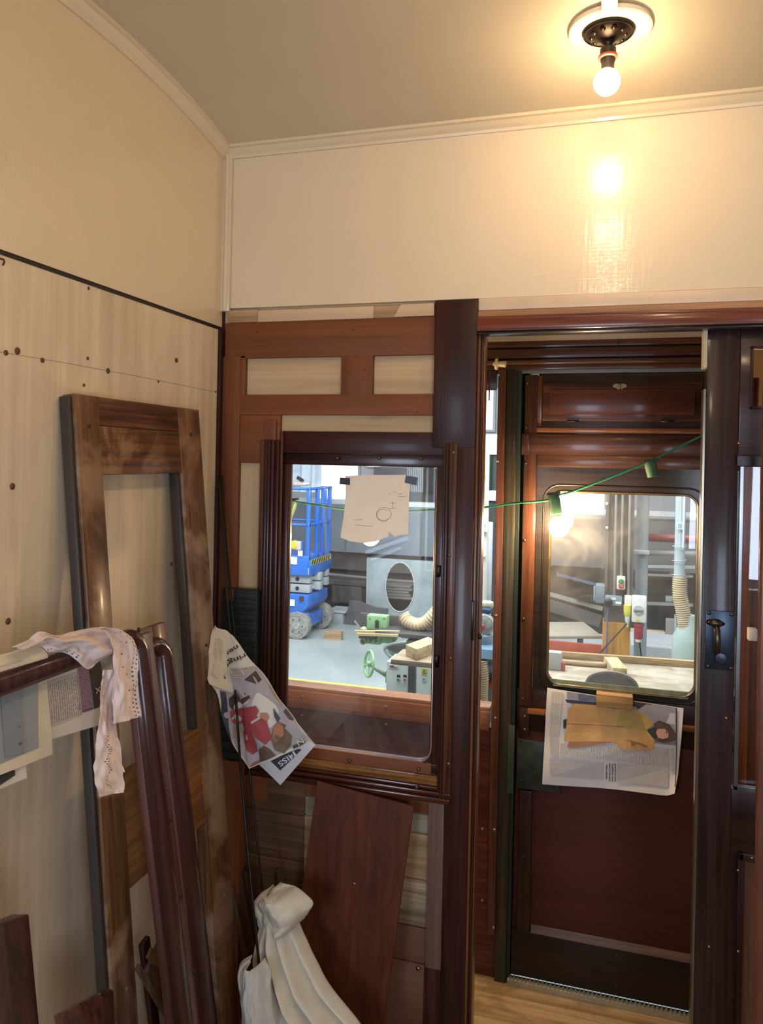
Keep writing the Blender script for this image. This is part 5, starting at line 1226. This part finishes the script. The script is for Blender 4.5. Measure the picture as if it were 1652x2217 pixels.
MB().lathe([(.30, 0), (.26, .5), (.22, .85), (.24, 1.0), (.26, 1.03)], ((x0+x1)/2 + .14, YM + .22, FZ), (0, 0, 1), 28).done('pedestal', GRD, g, 'auto')
mb = MB(); mb.tube(catmull([at(x, y, YM - .06) for x, y in ((880, 1390), (850, 1394), (834, 1402), (836, 1412), (850, 1424), (870, 1432))], 6), .014, 8)
mb.done('guard_bar', paint('#8a9490', .4), g, True)
# oval hand wheel on its shaft
hw = at(799, 1437, YM - .5); ax = Vector((-.75, -.55, .12)).normalized()
u = ax.orthogonal().normalized(); u = Vector((0, 0, 1)) - ax*ax.z; u.normalize(); v_ = ax.cross(u)
R_ = .105
def ringp(t, r=R_): return hw + u*r*math.cos(t) + v_*r*math.sin(t)
W_ = MB().tube([ringp(k*2*PI/36) for k in range(37)], .011, 8, False).done('hand_wheel', GRN, g, True)
mb = MB()
for k in range(4): mb.tube([hw, ringp(k*PI/2 + .4)], .008, 6)
mb.lathe([(.02, -.015), (.02, .02)], hw, ax, 14); mb.done('spoke', GRN, W_, 'auto')
MB().tube([hw - ax*.0, at(815, 1449, YM - .46), at(838, 1463, YM - .40)], [.013, .016, .02], 10).done('wheel_shaft', paint('#8a9a82', .4), W_, True)
MB().box(at(838, 1463, YM - .4).x, at(860, 1463, YM - .4).x, YM - .45, YM - .1, at(838, 1475, YM - .4).z, at(838, 1450, YM - .4).z).done('wheel_bracket', GRD, W_)
# dust hose, machine end
HOSE = paint('#cdb893', .6, .08, 20)
def hose(pts, r, nrib, label):
    path = catmull(pts, 12); f = along(path); n = nrib*4
    P_ = [f(k/n) for k in range(n + 1)]; R__ = [r*(1 + .10*math.cos(k*PI/2)) for k in range(n + 1)]
    return tag(MB().tube(P_, R__, 16).done('dust_hose', HOSE, None, True), label, 'hose', 'ribbed dust extraction hoses')
hose([at(x, y, Y) for x, y, Y in ((874, 1334, YM + .18), (884, 1346, YM + .16), (904, 1353, YM + .14), (924, 1347, YM + .14), (942, 1328, YM + .14), (975, 1290, YM + .2))], .058, 22, 'ribbed buff dust hose curving down to the green machine')
for k, (a, b, lab) in enumerate((((768, 1368), (865, 1369), 'upper thin planed batten lying on the machine table'), ((772, 1374), (862, 1377), 'lower thin planed batten lying on the machine table'))):
    p, q_ = at(*a, YM - .02 - .06*k) + Vector((0, 0, .004)), at(*b, YM + .0 - .06*k) + Vector((0, 0, .004))
    tag(MB().beam(p, q_, .022, .022, (0, -1, 0), .001).done('batten', wood('#e2cc9c', '#c4a874', 'X', .6), None), lab, 'batten', 'battens on the machine table')

# ---- control cabinet
YC = 5.6
x0, x1, z0, z1 = rect(836, 1434, 894, 1500, YC); x2 = at(901, 1460, YC).x; x3_ = at(975, 1460, YC).x
g = root('control_cabinet', ((x0+x1)/2, YC + .15, FZ), 'pale grey-green machine control cabinet with three push buttons', 'control cabinet')
CAB = paint('#bcc8c0', .4, .04, 3)
MB().box(x0, x1, YC, YC + .25, FZ, at(860, 1434, YC).z, .006).done('cabinet_body', CAB, g, 'auto'); MB().box(x2, x3_, YC, YC + .25, FZ, at(920, 1437, YC).z, .006).done('side_box', CAB, g, 'auto')
MB().box(x1, x2, YC + .03, YC + .07, FZ, at(897, 1436, YC).z).done('divider', paint('#4a5450', .5), g)
pbox('maker_label', 842, 1440, 862, 1447, YC - .003, YC, paint('#e4e4e0', .5), g, 0)
pbox('label_line', 844, 1441, 853, 1443, YC - .0045, YC - .003, paint('#5c3436', .5), g, 0); pbox('label_line', 844, 1444, 860, 1446, YC - .0045, YC - .003, paint('#b06a6c', .5), g, 0)
for x, c in ((863, '#2e8c6a'), (877, '#c8484c'), (889, '#6c8ca0')):
    MB().box(at(x - 3.5, 1466, YC).x, at(x + 3.5, 1466, YC).x, YC - .003, YC, at(x, 1467, YC).z, at(x, 1461, YC).z).done('button_plate', BLACK, g)
    b = MB().lathe([(.013, 0), (.013, .008), (.0105, .01)], at(x, 1470.5, YC), (0, -1, 0), 16).done('push_button', paint('#c0c4c4', .3), g, 'auto')
    MB().lathe([(.010, .009), (.010, .015), (.0001, .017)], at(x, 1470.5, YC), (0, -1, 0), 16).done('button_cap', paint(c, .3), b, 'auto')
ws = pbox('warning_sign', 913, 1447, 924, 1461, YC - .004, YC, paint('#e0c83c', .5), g, 0)
c = at(918.5, 1452, YC - .0055); MB().prism([c + Vector((-.012, 0, -.009)), c + Vector((.012, 0, -.009)), c + Vector((0, 0, .012))], (0, .001, 0)).done('warning_symbol', paint('#8c7c1c', .5), ws)
pbox('warning_lines', 914.5, 1457, 922.5, 1459, YC - .0052, YC - .004, paint('#8c7c1c', .5), ws, 0)
pbox('latch_plate', 914, 1467, 922, 1476, YC - .004, YC, paint('#c8d0cc', .4), g, 0)
MB().lathe([(.004, 0), (.004, .006)], at(918, 1470, YC), (0, -1, 0), 10).done('latch', BLACK, g)
# bench with a timber block in front
YBn = 5.0
def bench_top(pxs, zt, th, name, label, cat, mat, legs, leg_mat, lw=.05):
    P_ = [atZ(x, y, zt) for x, y in pxs]; c = sum(P_, Vector())/len(P_)
    r = root(name, (c.x, c.y, FZ), label, cat)
    MB().prism([p - Vector((0, 0, th)) for p in P_], (0, 0, th), .003).done('top', mat, r, 'auto')
    for (x, y) in legs: MB().box(x - lw/2, x + lw/2, y - lw/2, y + lw/2, FZ, zt - th).done('leg', leg_mat, r)
    return r, P_
zt = at(846, 1427, 4.9).z
DUSTY = wood('#b8a890', '#968468', 'X', .7, 0, .2)
r, P_ = bench_top([(846, 1427), (872, 1405), (990, 1400), (990, 1441)], zt, .035, 'wooden_bench', 'rough wooden bench top carrying a squared timber block', 'bench', DUSTY, [(-1.32, 5.3), (-.9, 5.25)], paint('#4c5450', .5))
a = atZ(899, 1431, zt); b = atZ(945, 1410, zt)
d_ = (Vector((b.x, b.y, 0)) - Vector((a.x, a.y, 0))); 
ph = .155
A_, B_ = atZ(902, 1431, zt), atZ(950, 1412, zt); C_ = atZ(878, 1420, zt)
side = (C_ - A_)
tag(MB().prism([A_ + Vector((0, 0, .001)), B_ + Vector((0, 0, .001)), B_ + side + Vector((0, 0, .001)), C_ + Vector((0, 0, .001))], (0, 0, .075), .002).done('timber_block', wood('#dccba4', '#bfa57a', 'X', .6, 0, .15), None, 'auto'), 'squared pale timber block on the rough bench beside the window', 'timber')

# ================================================================== seen through the outside door
YP = 8.2
x0, x1, z0, z1 = rect(1313, 1000, 1370, 1345, YP)
g = root('steel_column', ((x0+x1)/2, YP + .1, FZ), 'dark building column with an orange-boarded foot and pale conduits', 'column')
zo = at(1340, 1347, YP).z
MB().box(x0, x1, YP, YP + .25, zo, 4.5).done('column_web', paint('#4a4a48', .5, .1, 3), g)
MB().box(x0 - .01, x0 + .02, YP - .03, YP, zo, 4.5).done('column_flange', paint('#5c5c5a', .5), g); MB().box(x1 - .02, x1 + .01, YP - .03, YP, zo, 4.5).done('column_flange', paint('#5c5c5a', .5), g)
MB().box(x0 - .02, x1 - .01, YP - .05, YP + .2, FZ, zo, .004).done('foot_board', wood('#c08a3c', '#a6762f', 'Z', .5), g)
CD = paint('#b8bcb8', .4)
for xp, yb in ((1330, 1290), (1345, 1248), (1360, 1290)):
    a, b = at(xp + 2, 1000, YP - .05), at(xp, yb, YP - .05); MB().tube([(b.x, b.y, b.z), (b.x, b.y, 4.5)], .014, 8).done('conduit', CD, g, True)
mb = MB()
for xp in (1325, 1335, 1341, 1349, 1356, 1366): mb.lathe([(.014, 0), (.014, .012)], at(xp, 1067, YP - .06), (0, -1, 0), 10)
mb.done('conduit_fixing', paint('#d8dcd8', .4), g)
mb = MB()
for y in (1090, 1142): mb.lathe([(.014, 0), (.014, .012)], at(1314, y, YP - .04), (0, -1, 0), 10)
mb.done('conduit_fixing', paint('#d8dcd8', .4), g)
def fit(name, xl, yt, xr, yb, d, mat, label, cat, Y=YP - .04, grp=None, bev=.012):
    x0, x1, z0, z1 = rect(xl, yt, xr, yb, Y - d); r = root(name, ((x0+x1)/2, Y, z0), label, cat, grp)
    MB().box(x0, x1, Y - d, Y, z0, z1, bev).done('case', mat, r, 'auto'); return r
r = fit('push_button_station', 1335, 1248, 1354, 1277, .06, paint('#d8d6c4', .4), 'white push-button box with a green and a red button on the dark column', 'switch')
for y, c in ((1259, '#2f7c4a'), (1268, '#b83a3a')):
    MB().lathe([(.026, 0), (.026, .02), (.022, .024)], at(1345, y, YP - .10), (0, -1, 0), 16).done('push_button', paint(c, .4), r, 'auto')
    text_mesh('I' if y == 1259 else 'O', .03, (lambda q: lambda x, z: Vector((q.x - .009 + x, q.y, q.z - .010 + z)))(at(1345, y, YP - .1255)), paint('#e8e8e4', .5), 'printed_letters', r)
r = fit('socket_outlet', 1310, 1290, 1347, 1312, .05, paint('#7f929a', .4), 'grey-blue metal twin socket with a black plug on the column', 'socket')
MB().lathe([(.04, 0), (.04, .05), (.03, .06)], at(1318, 1304, YP - .09), (0, -1, 0), 14).done('black_plug', BLACK, r, 'auto')
pbox('socket_label', 1324, 1294, 1334, 1299, YP - .094, YP - .09, paint('#d0d8da', .5), r, 0); pbox('rocker', 1333, 1303, 1345, 1308, YP - .096, YP - .09, paint('#dce0e0', .5), r, 0)
r = fit('isolator_box', 1289, 1267, 1310, 1306, .16, paint('#70808a', .4), 'grey isolator box standing out left of the column', 'switch box', YP + .08)
pbox('isolator_lever', 1285, 1270, 1289, 1300, YP - .06, YP - .02, paint('#8c98a0', .4), r, .003)
r = fit('industrial_socket', 1352, 1290, 1368, 1312, .07, paint('#e0e0d4', .4), 'white socket with a yellow industrial plug hanging under it', 'socket')
c = at(1357, 1310, YP - .10); c.x = at(1358, 1315, YP - .1).x
MB().lathe([(.035, 0), (.036, -.05), (.033, -.10), (.026, -.11)], c, (-.03, 0, 1), 18).done('yellow_plug', paint('#d8d03c', .4), r, 'auto')
MB().lathe([(.026, -.11), (.024, -.16), (.012, -.19), (.012, -.22)], c, (-.03, 0, 1), 14).done('plug_grip', paint('#dcdccc', .4), r, 'auto')
r = fit('interlocked_socket', 1368, 1292, 1400, 1348, .12, paint('#e2e4de', .4), 'large white interlocked socket with a rotary switch and red plug below', 'socket')
c = at(1382, 1320, YP - .16)
MB().lathe([(.048, 0), (.048, .015), (.044, .018)], c, (0, -1, 0), 24).done('rotary_switch', paint('#b8bab6', .4), r, 'auto'); MB().box(c.x - .045, c.x + .045, c.y - .035, c.y - .012, c.z - .01, c.z + .01, .004).done('switch_handle', paint('#8c8e8c', .4), r, 'auto')
pbox('yellow_label', 1377, 1340, 1386, 1345, YP - .1635, YP - .16, paint('#d8c83c', .5), r, 0)
c = at(1383, 1350, YP - .10)
MB().lathe([(.05, 0), (.052, -.02), (.042, -.03), (.042, -.13), (.036, -.15)], c, (0, 0, 1), 20).done('red_plug', paint('#a03440', .4), r, 'auto')
MB().lathe([(.03, -.15), (.03, -.18)], c, (0, 0, 1), 16).done('plug_collar', paint('#dcdccc', .4), r, 'auto')
def cable(pts, label, r=.008, mat=BLACK):
    return tag(MB().tube(catmull(pts, 8), r, 8).done('power_cable', mat, None, True), label, 'cable', 'cables hanging at the column')
cable([at(1357, 1345, YP - .1), at(1355, 1352, YP - .12), at(1325, 1385, YP - .3), at(1290, 1424, YP - .6)], 'black cable running down left from the yellow plug')
cable([at(1384, 1384, YP - .1), at(1387, 1410, YP - .12), at(1391, 1435, YP - .14), at(1394, 1470, YP - .14)], 'black cable hanging straight down from the red plug')
cable([at(1317, 1312, YP - .1), at(1315, 1340, YP - .1), at(1314, 1380, YP - .12), at(1313, 1440, YP - .14)], 'blue-grey cable dropping from the black plug', .008, paint('#4c5c7c', .5))
# grey steel stanchion
YG2 = 8.5
x0, x1, z0, z1 = rect(1376, 1062, 1404, 1400, YG2)
g = root('round_stanchion', ((x0+x1)/2, YG2, FZ), 'pale blue-grey steel tube column with a strap, right of the sockets', 'column')
MB().lathe([((x1-x0)/2, 0), ((x1-x0)/2, 6)], ((x0+x1)/2, YG2 + .08, FZ), (0, 0, 1), 28).done('tube', paint('#9aa6ac', .35, .04, 3), g, 'auto')
pbox('strap', 1371, 1192, 1406, 1200, YG2 - .03, YG2 + .02, paint('#c0c8ca', .4), g)
MB().tube([(x0 - .10, YG2, 4), (x0 - .10, YG2, at(1366, 1210, YG2).z), (x0 - .06, YG2, at(1372, 1260, YG2).z), (x0 + .0, YG2, at(1383, 1290, YG2).z)], .014, 8).done('side_cable', paint('#b0b4b0', .5), g, True)
# duct and flexible hose
YH = 7.6
x0, x1, _, _ = rect(1461, 1062, 1484, 1250, YH)
g = root('extraction_duct', ((x0+x1)/2, YH, at(1470, 1255, YH).z), 'pale vertical extraction duct with wire clips, right of the column', 'duct')
MB().lathe([((x1-x0)/2, 0), ((x1-x0)/2, 3.5)], ((x0+x1)/2, YH, at(1470, 1255, YH).z), (0, 0, 1), 24).done('duct_pipe', paint('#b4c4c8', .35, .04, 3), g, 'auto')
pbox('duct_label', 1466, 1132, 1479, 1146, YH - .085, YH - .06, paint('#dfeef0', .5), g, 0); pbox('label_square', 1468.5, 1134, 1476.5, 1143, YH - .087, YH - .085, paint('#8ab4c0', .5), g, 0)
mb = MB()
for y in (1182, 1213, 1243): z = at(1472, y, YH).z; mb.tube([((x0+x1)/2 + .085*math.cos(t), YH + .085*math.sin(t), z) for t in [k*2*PI/24 for k in range(25)]], .006, 6, False)
mb.done('hose_clip', STEEL, g, True)
hose([at(x, y, YH - .02) for x, y in ((1472, 1250), (1472, 1285), (1478, 1320), (1484, 1362))], .062, 24, 'ribbed brown flexible hose under the vertical duct')
r = root('extraction_hood', at(1490, 1440, YH), 'pale green moulded extraction hood under the brown hose', 'hood')
MB().lathe([(.07, .30), (.08, .22), (.13, .10), (.14, -.1), (.10, -.5), (.10, -1.1)], at(1488, 1402, YH), (0, 0, 1), 20).done('hood', paint('#a8bcb4', .4), r, 'auto')
MB().tube([at(1464, 1330, YH), at(1463, 1500, YH)], .016, 8).done('hood_stand', paint('#70807c', .5), r, True)
tag(MB().tube([at(1400, 1163, 8.62), at(1560, 1170, 8.62)], .045, 12).done('red_pipe', paint('#8c4a4a', .4), None, True), 'dull red horizontal pipe behind the pale duct', 'pipe')
tag(MB().tube([at(1400, 1197, 8.62), at(1560, 1200, 8.62)], .03, 12).done('grey_pipe', paint('#9a9a96', .4), None, True), 'grey horizontal pipe just below the red one', 'pipe')
# orange-edged table
zt = at(1240, 1380, 8.2).z
r, P_ = bench_top([(1150, 1377), (1304, 1377), (1263, 1346), (1150, 1346)], zt, .03, 'packing_table', 'table with a pale top and bright orange steel edge', 'table', paint('#a09886', .5), [(P_x, P_y) for P_x, P_y in ()] or [(atZ(1256, 1378, zt).x, atZ(1256, 1378, zt).y + .06)], paint('#2c3e5c', .5), .06)
MB().box(P_[0].x, P_[1].x, P_[0].y - .01, P_[0].y + .03, zt - .19, zt - .032, .003).done('orange_beam', paint('#a8482a', .45), r, 'auto')
for k, (y0_, c, lab) in enumerate(((1392, '#b8bec2', 'upper pale boards stacked low beyond the orange-edged table'), )):
    x0, x1, z0, z1 = rect(1150, 1394, 1308, 1430, 10.5); tag(MB().box(x0, x1, 10.5, 11.3, FZ, z1, .01).done('board_stack', paint(c, .6, .08, 3), None), lab, 'board stack')
# timber trestle and pallets beyond
x0, x1, z0, z1 = rect(1365, 1398, 1470, 1430, 9.2)
tag(MB().box(x0, x1, 9.2, 9.9, FZ, z1, .02).done('pallet_load', paint('#b0b4b8', .6, .1, 3), None), 'low grey covered load on the floor behind the stanchion', 'load')
r = root('timber_pile', at(1425, 1390, 10.6), 'pale sawn boards piled on a dark trolley behind the stanchion', 'timber')
for k, (xl, yt, xr, yb) in enumerate(((1366, 1372, 1440, 1380), (1368, 1384, 1418, 1400), (1395, 1375, 1450, 1383))):
    pbox('sawn_board', xl, yt, xr, yb, 10.6 + .02*k, 10.9, wood('#d0c4a8', '#a8987a', 'X', .7), r)
MB().box(at(1366, 1400, 10.6).x, at(1450, 1400, 10.6).x, 10.7, 11, FZ, at(1400, 1375, 10.6).z).done('trolley', paint('#4c443c', .7), r)
pbox('end_board', 1441, 1340, 1466, 1415, 10.55, 10.6, paint('#8c8680', .6), r)
# dark rack and leaning girders behind
r = root('steel_rack', at(1380, 1300, 12.0), 'dark steel rack of lengths and girders behind the sockets', 'rack')
MB().box(at(1190, 1300, 12.3).x, at(1510, 1300, 12.3).x, 12.3, 12.6, FZ, at(1350, 1238, 12.3).z).done('rack_back', paint('#2b2b2b', .7, .2, 3), r)
for k, (a, b, w_, c) in enumerate((((1190, 1286), (1305, 1318), .06, '#9a9894'), ((1205, 1243), (1300, 1268), .04, '#5c6484'), ((1188, 1310), (1300, 1345), .18, '#5a5856'), ((1190, 1330), (1260, 1350), .12, '#4c4a48'), ((1395, 1244), (1500, 1248), .03, '#8a8c8a'), ((1395, 1306), (1500, 1310), .04, '#8a8a86'), ((1441, 1296), (1480, 1297), .08, '#9a9c98'), ((1390, 1226), (1505, 1228), .04, '#a8acac'))):
    MB().beam(at(*a, 12.1 - .05*(k % 3)), at(*b, 12.1 - .05*(k % 3)), w_, .06).done('rack_length', paint(c, .6, .1, 4), r)
pts = [at(x, y, 12.0) for x, y in ((1254, 1262), (1292, 1272), (1292, 1305), (1248, 1298))]
MB().prism(pts, (0, .05, 0)).done('guard_plate', paint('#1c1c1e', .6), r)
# workbench beneath the door window
zt = at(1350, 1470, 5.6).z
r, P_ = bench_top([(1120, 1418), (1540, 1448), (1540, 1560), (1120, 1540)], zt, .05, 'work_bench', 'long dusty workbench with a raised timber back edge', 'bench', wood('#b0a48c', '#8e806a', 'X', .6, 0, .15, .5, '#c4bca8', .6), [], BLACK)
cxs = sum(p.x for p in P_)/4; cys = sum(p.y for p in P_)/4
for dx in (-1.0, 1.0): MB().box(cxs + dx*.5 - .04, cxs + dx*.5 + .04, cys - .04, cys + .04, FZ, zt - .05).done('leg', wood('#9a8260', '#7a6448', 'Z', .7), r)
a, b = P_[0], P_[1]
MB().beam(a + Vector((0, 0, .025)), b + Vector((0, 0, .025)), .05, .04, (0, -1, 0), .002).done('back_edge', wood('#c8ae80', '#a48a5e', 'X', .6), r, 'auto')
a, b = atZ(1322, 1430, zt + .03), atZ(1342, 1455, zt + .03)
tag(MB().beam(a, b, .10, .055, (0, 0, 1), .002).done('batten', wood('#dccba0', '#bfa878', 'Y', .6), None, 'auto'), 'short square pale batten lying across the workbench', 'batten')
a, b = atZ(1213, 1432, zt + .02), atZ(1312, 1440, zt + .02)
tag(MB().tube(catmull([a, (a + b)/2 - Vector((0, .01, 0)), b], 4), .018, 10).done('wooden_rod', wood('#c8b08c', '#a08660', 'X', .6), None, True), 'slim wooden rod along the back of the workbench', 'rod')
r = root('bench_clamp', atZ(1200, 1455, zt), 'small pale grey clamp with a red tip at the left of the workbench', 'clamp')
c = atZ(1200, 1452, zt); MB().box(c.x - .05, c.x + .05, c.y, c.y + .08, zt, zt + .13, .01).done('clamp_body', paint('#b8bcbc', .4), r, 'auto')
MB().box(c.x + .05, c.x + .075, c.y, c.y + .05, zt, zt + .06, .005).done('clamp_tip', paint('#b84a44', .4), r, 'auto')
# rounded chair back in front of the bench
YCh = 4.6
cc_ = at(1324, 1500, YCh); ra_ = (at(1381, 1490, YCh).x - at(1270, 1490, YCh).x)/2
r = root('round_back_chair', (cc_.x, YCh + .1, FZ), 'round grey-brown seat back rising in front of the workbench', 'chair')
zc = at(1324, 1487, YCh).z; zt_c = at(1324, 1450, YCh).z
prof = [Vector((cc_.x + ra_*math.cos(t), YCh - .05*math.sin(t), zc + (zt_c - zc)*math.sin(t)**.9)) for t in [k*PI/24 for k in range(25)]]
prof = prof + [Vector((cc_.x - ra_*.98, YCh, zc - .3)), Vector((cc_.x + ra_*.98, YCh, zc - .3))]
MB().prism(prof, (0, .02, 0)).done('backrest', paint('#7c7472', .5, .06, 5), r)
MB().tube([p + Vector((0, -.004, 0)) for p in prof[:25]], .008, 8).done('edge_trim', paint('#a89c94', .5), r, True)
mb = MB()
for x, y in ((1330, 1460), (1291, 1472), (1359, 1478)): mb.lathe([(.007, 0), (.006, .004)], at(x, y, YCh - .04), (0, -1, 0), 10)
mb.done('backrest_screw', STEEL, r)
MB().box(cc_.x - .2, cc_.x + .2, YCh, YCh + .4, zc - .42, zc - .37, .02).done('seat', paint('#6c6462', .6), r, 'auto')
for dx in (-.17, .17):
    for dy in (.04, .36): MB().tube([(cc_.x + dx, YCh + dy, zc - .4), (cc_.x + dx*1.1, YCh + dy, FZ)], .014, 8).done('leg', STEEL, r, True)

# ================================================================== seen through the slit left of the pillar
YSl = 6.8
r = root('service_pipe', at(1049, 1300, YSl), 'pale vertical pipe with clips seen through the slit beside the pillar', 'pipe')
MB().tube([at(1052, 960, YSl), at(1046, 1310, YSl), Vector((at(1046, 1310, YSl).x, YSl, FZ))], .035, 12).done('pipe', paint('#c8c4bc', .4), r, True)
MB().tube([at(1058, 1130, YSl + .05), at(1054, 1310, YSl + .05), Vector((at(1054, 1310, YSl).x, YSl + .05, FZ))], .04, 12).done('pipe', paint('#a8b0b4', .4), r, True)
mb = MB()
for y in (1030, 1134, 1148, 1202): mb.box(at(1043, y, YSl - .05).x, at(1057 if y == 1148 else 1051, y, YSl - .05).x, YSl - .08, YSl - .03, at(1050, y + 1.5, YSl).z, at(1050, y - 1.5, YSl).z)
mb.done('pipe_clip', paint('#dcdcd4', .4), r)
tag(MB().box(at(1050, 1200, YSl + .3).x, at(1053, 1200, YSl + .3).x, YSl + .3, YSl + .4, FZ, at(1051, 1090, YSl + .3).z).done('terracotta_post', paint('#b8745c', .5)), 'thin terracotta upright behind the pale pipe in the slit', 'post')
r = root('dark_cabinet', at(1060, 1320, 9.5), 'dark glazed cabinet far behind the slit beside the pillar', 'cabinet')
pbox('cabinet_body', 1040, 985, 1090, 1320, 9.6, 9.9, paint('#34383a', .5, .1, 3), r, 0)
pbox('cabinet_top', 1040, 940, 1090, 984, 9.55, 9.9, paint('#c4cccf', .5), r, 0)
pbox('cabinet_glass', 1048, 988, 1064, 1060, 9.56, 9.6, paint('#22382f', .2), r, 0)
pbox('cabinet_panel', 1040, 1062, 1090, 1084, 9.55, 9.6, paint('#b8c4c8', .5), r, 0)
YSw = 5.6
r = root('mitre_saw', at(1052, 1450, YSw), 'grey and blue mitre saw on a bench, glimpsed through the slit', 'saw')
pbox('saw_motor', 1038, 1304, 1066, 1320, YSw, YSw + .1, paint('#c0c6a8', .5, .15, 12), r, .02)
pbox('saw_handle', 1040, 1318, 1064, 1330, YSw - .03, YSw + .05, paint('#33506c', .4), r, .02)
c = at(1050, 1350, YSw); MB().lathe([(.075, 0), (.08, .02), (.07, .05), (.03, .06)], c, (0, -1, 0), 24).done('blade_guard', paint('#b8bab6', .4, .2, 20, c2='#80847f'), r, 'auto')
MB().lathe([(.02, .06), (.018, .075)], c + Vector((-.01, 0, -.02)), (0, -1, 0), 14).done('red_knob', paint('#b8484c', .4), r, 'auto')
MB().lathe([(.20, -.05), (.20, .0), (.19, .012)], at(1046, 1425, YSw), (0, 0, 1), 32).done('turntable', paint('#5c7c90', .4, .1, 6), r, 'auto')
MB().lathe([(.06, 0), (.07, .02), (.07, .10), (.05, .12)], at(1046, 1404, YSw), (0, 0, 1), 20).done('column', paint('#8fa4b0', .4), r, 'auto')
MB().lathe([(.12, 0), (.10, .06)], at(1058, 1418, YSw - .1), (0, 0, 1), 24).done('table_wing', paint('#6a8ca0', .4), r, 'auto')
pbox('stand', 1030, 1438, 1070, 1452, YSw, YSw + .3, paint('#a0a4a0', .5), r)
MB().box(at(1030, 1450, YSw).x, at(1070, 1450, YSw).x, YSw + .05, YSw + .3, FZ, at(1040, 1452, YSw).z).done('cupboard', paint('#7c8078', .5), r)
hose([at(x, y, YSw - .2) for x, y in ((1040, 1430), (1042, 1465), (1040, 1500), (1040, 1530))], .05, 20, 'grey-brown ribbed hose low in the slit beside the pillar')
pbox('orange_shelf', 1030, 1478, 1070, 1488, YSw - .05, YSw + .04, paint('#b85a34', .5), r)
# glimpsed beyond the sliding door's glass
p = rect(1602, 1000, 1626, 1800, YE - .03)
r = root('door_3_hinge_board', (p[0], YE - .02, .02), None, None, None, 'structure')
MB().box(at(1603, 1300, YE - .03).x, at(1624, 1300, YE - .03).x, YE - .03, YE, .02, 2.2).done('board', wood('#7c4426', '#5a2e18', 'Z', .4, .2), r)
o = pbox('white_block', 1621, 1362, 1640, 1388, YE - .06, YE - .03, paint('#e0dcd4', .5), None)
tag(o, 'small white block fixed beyond the glass of the sliding door', 'block')
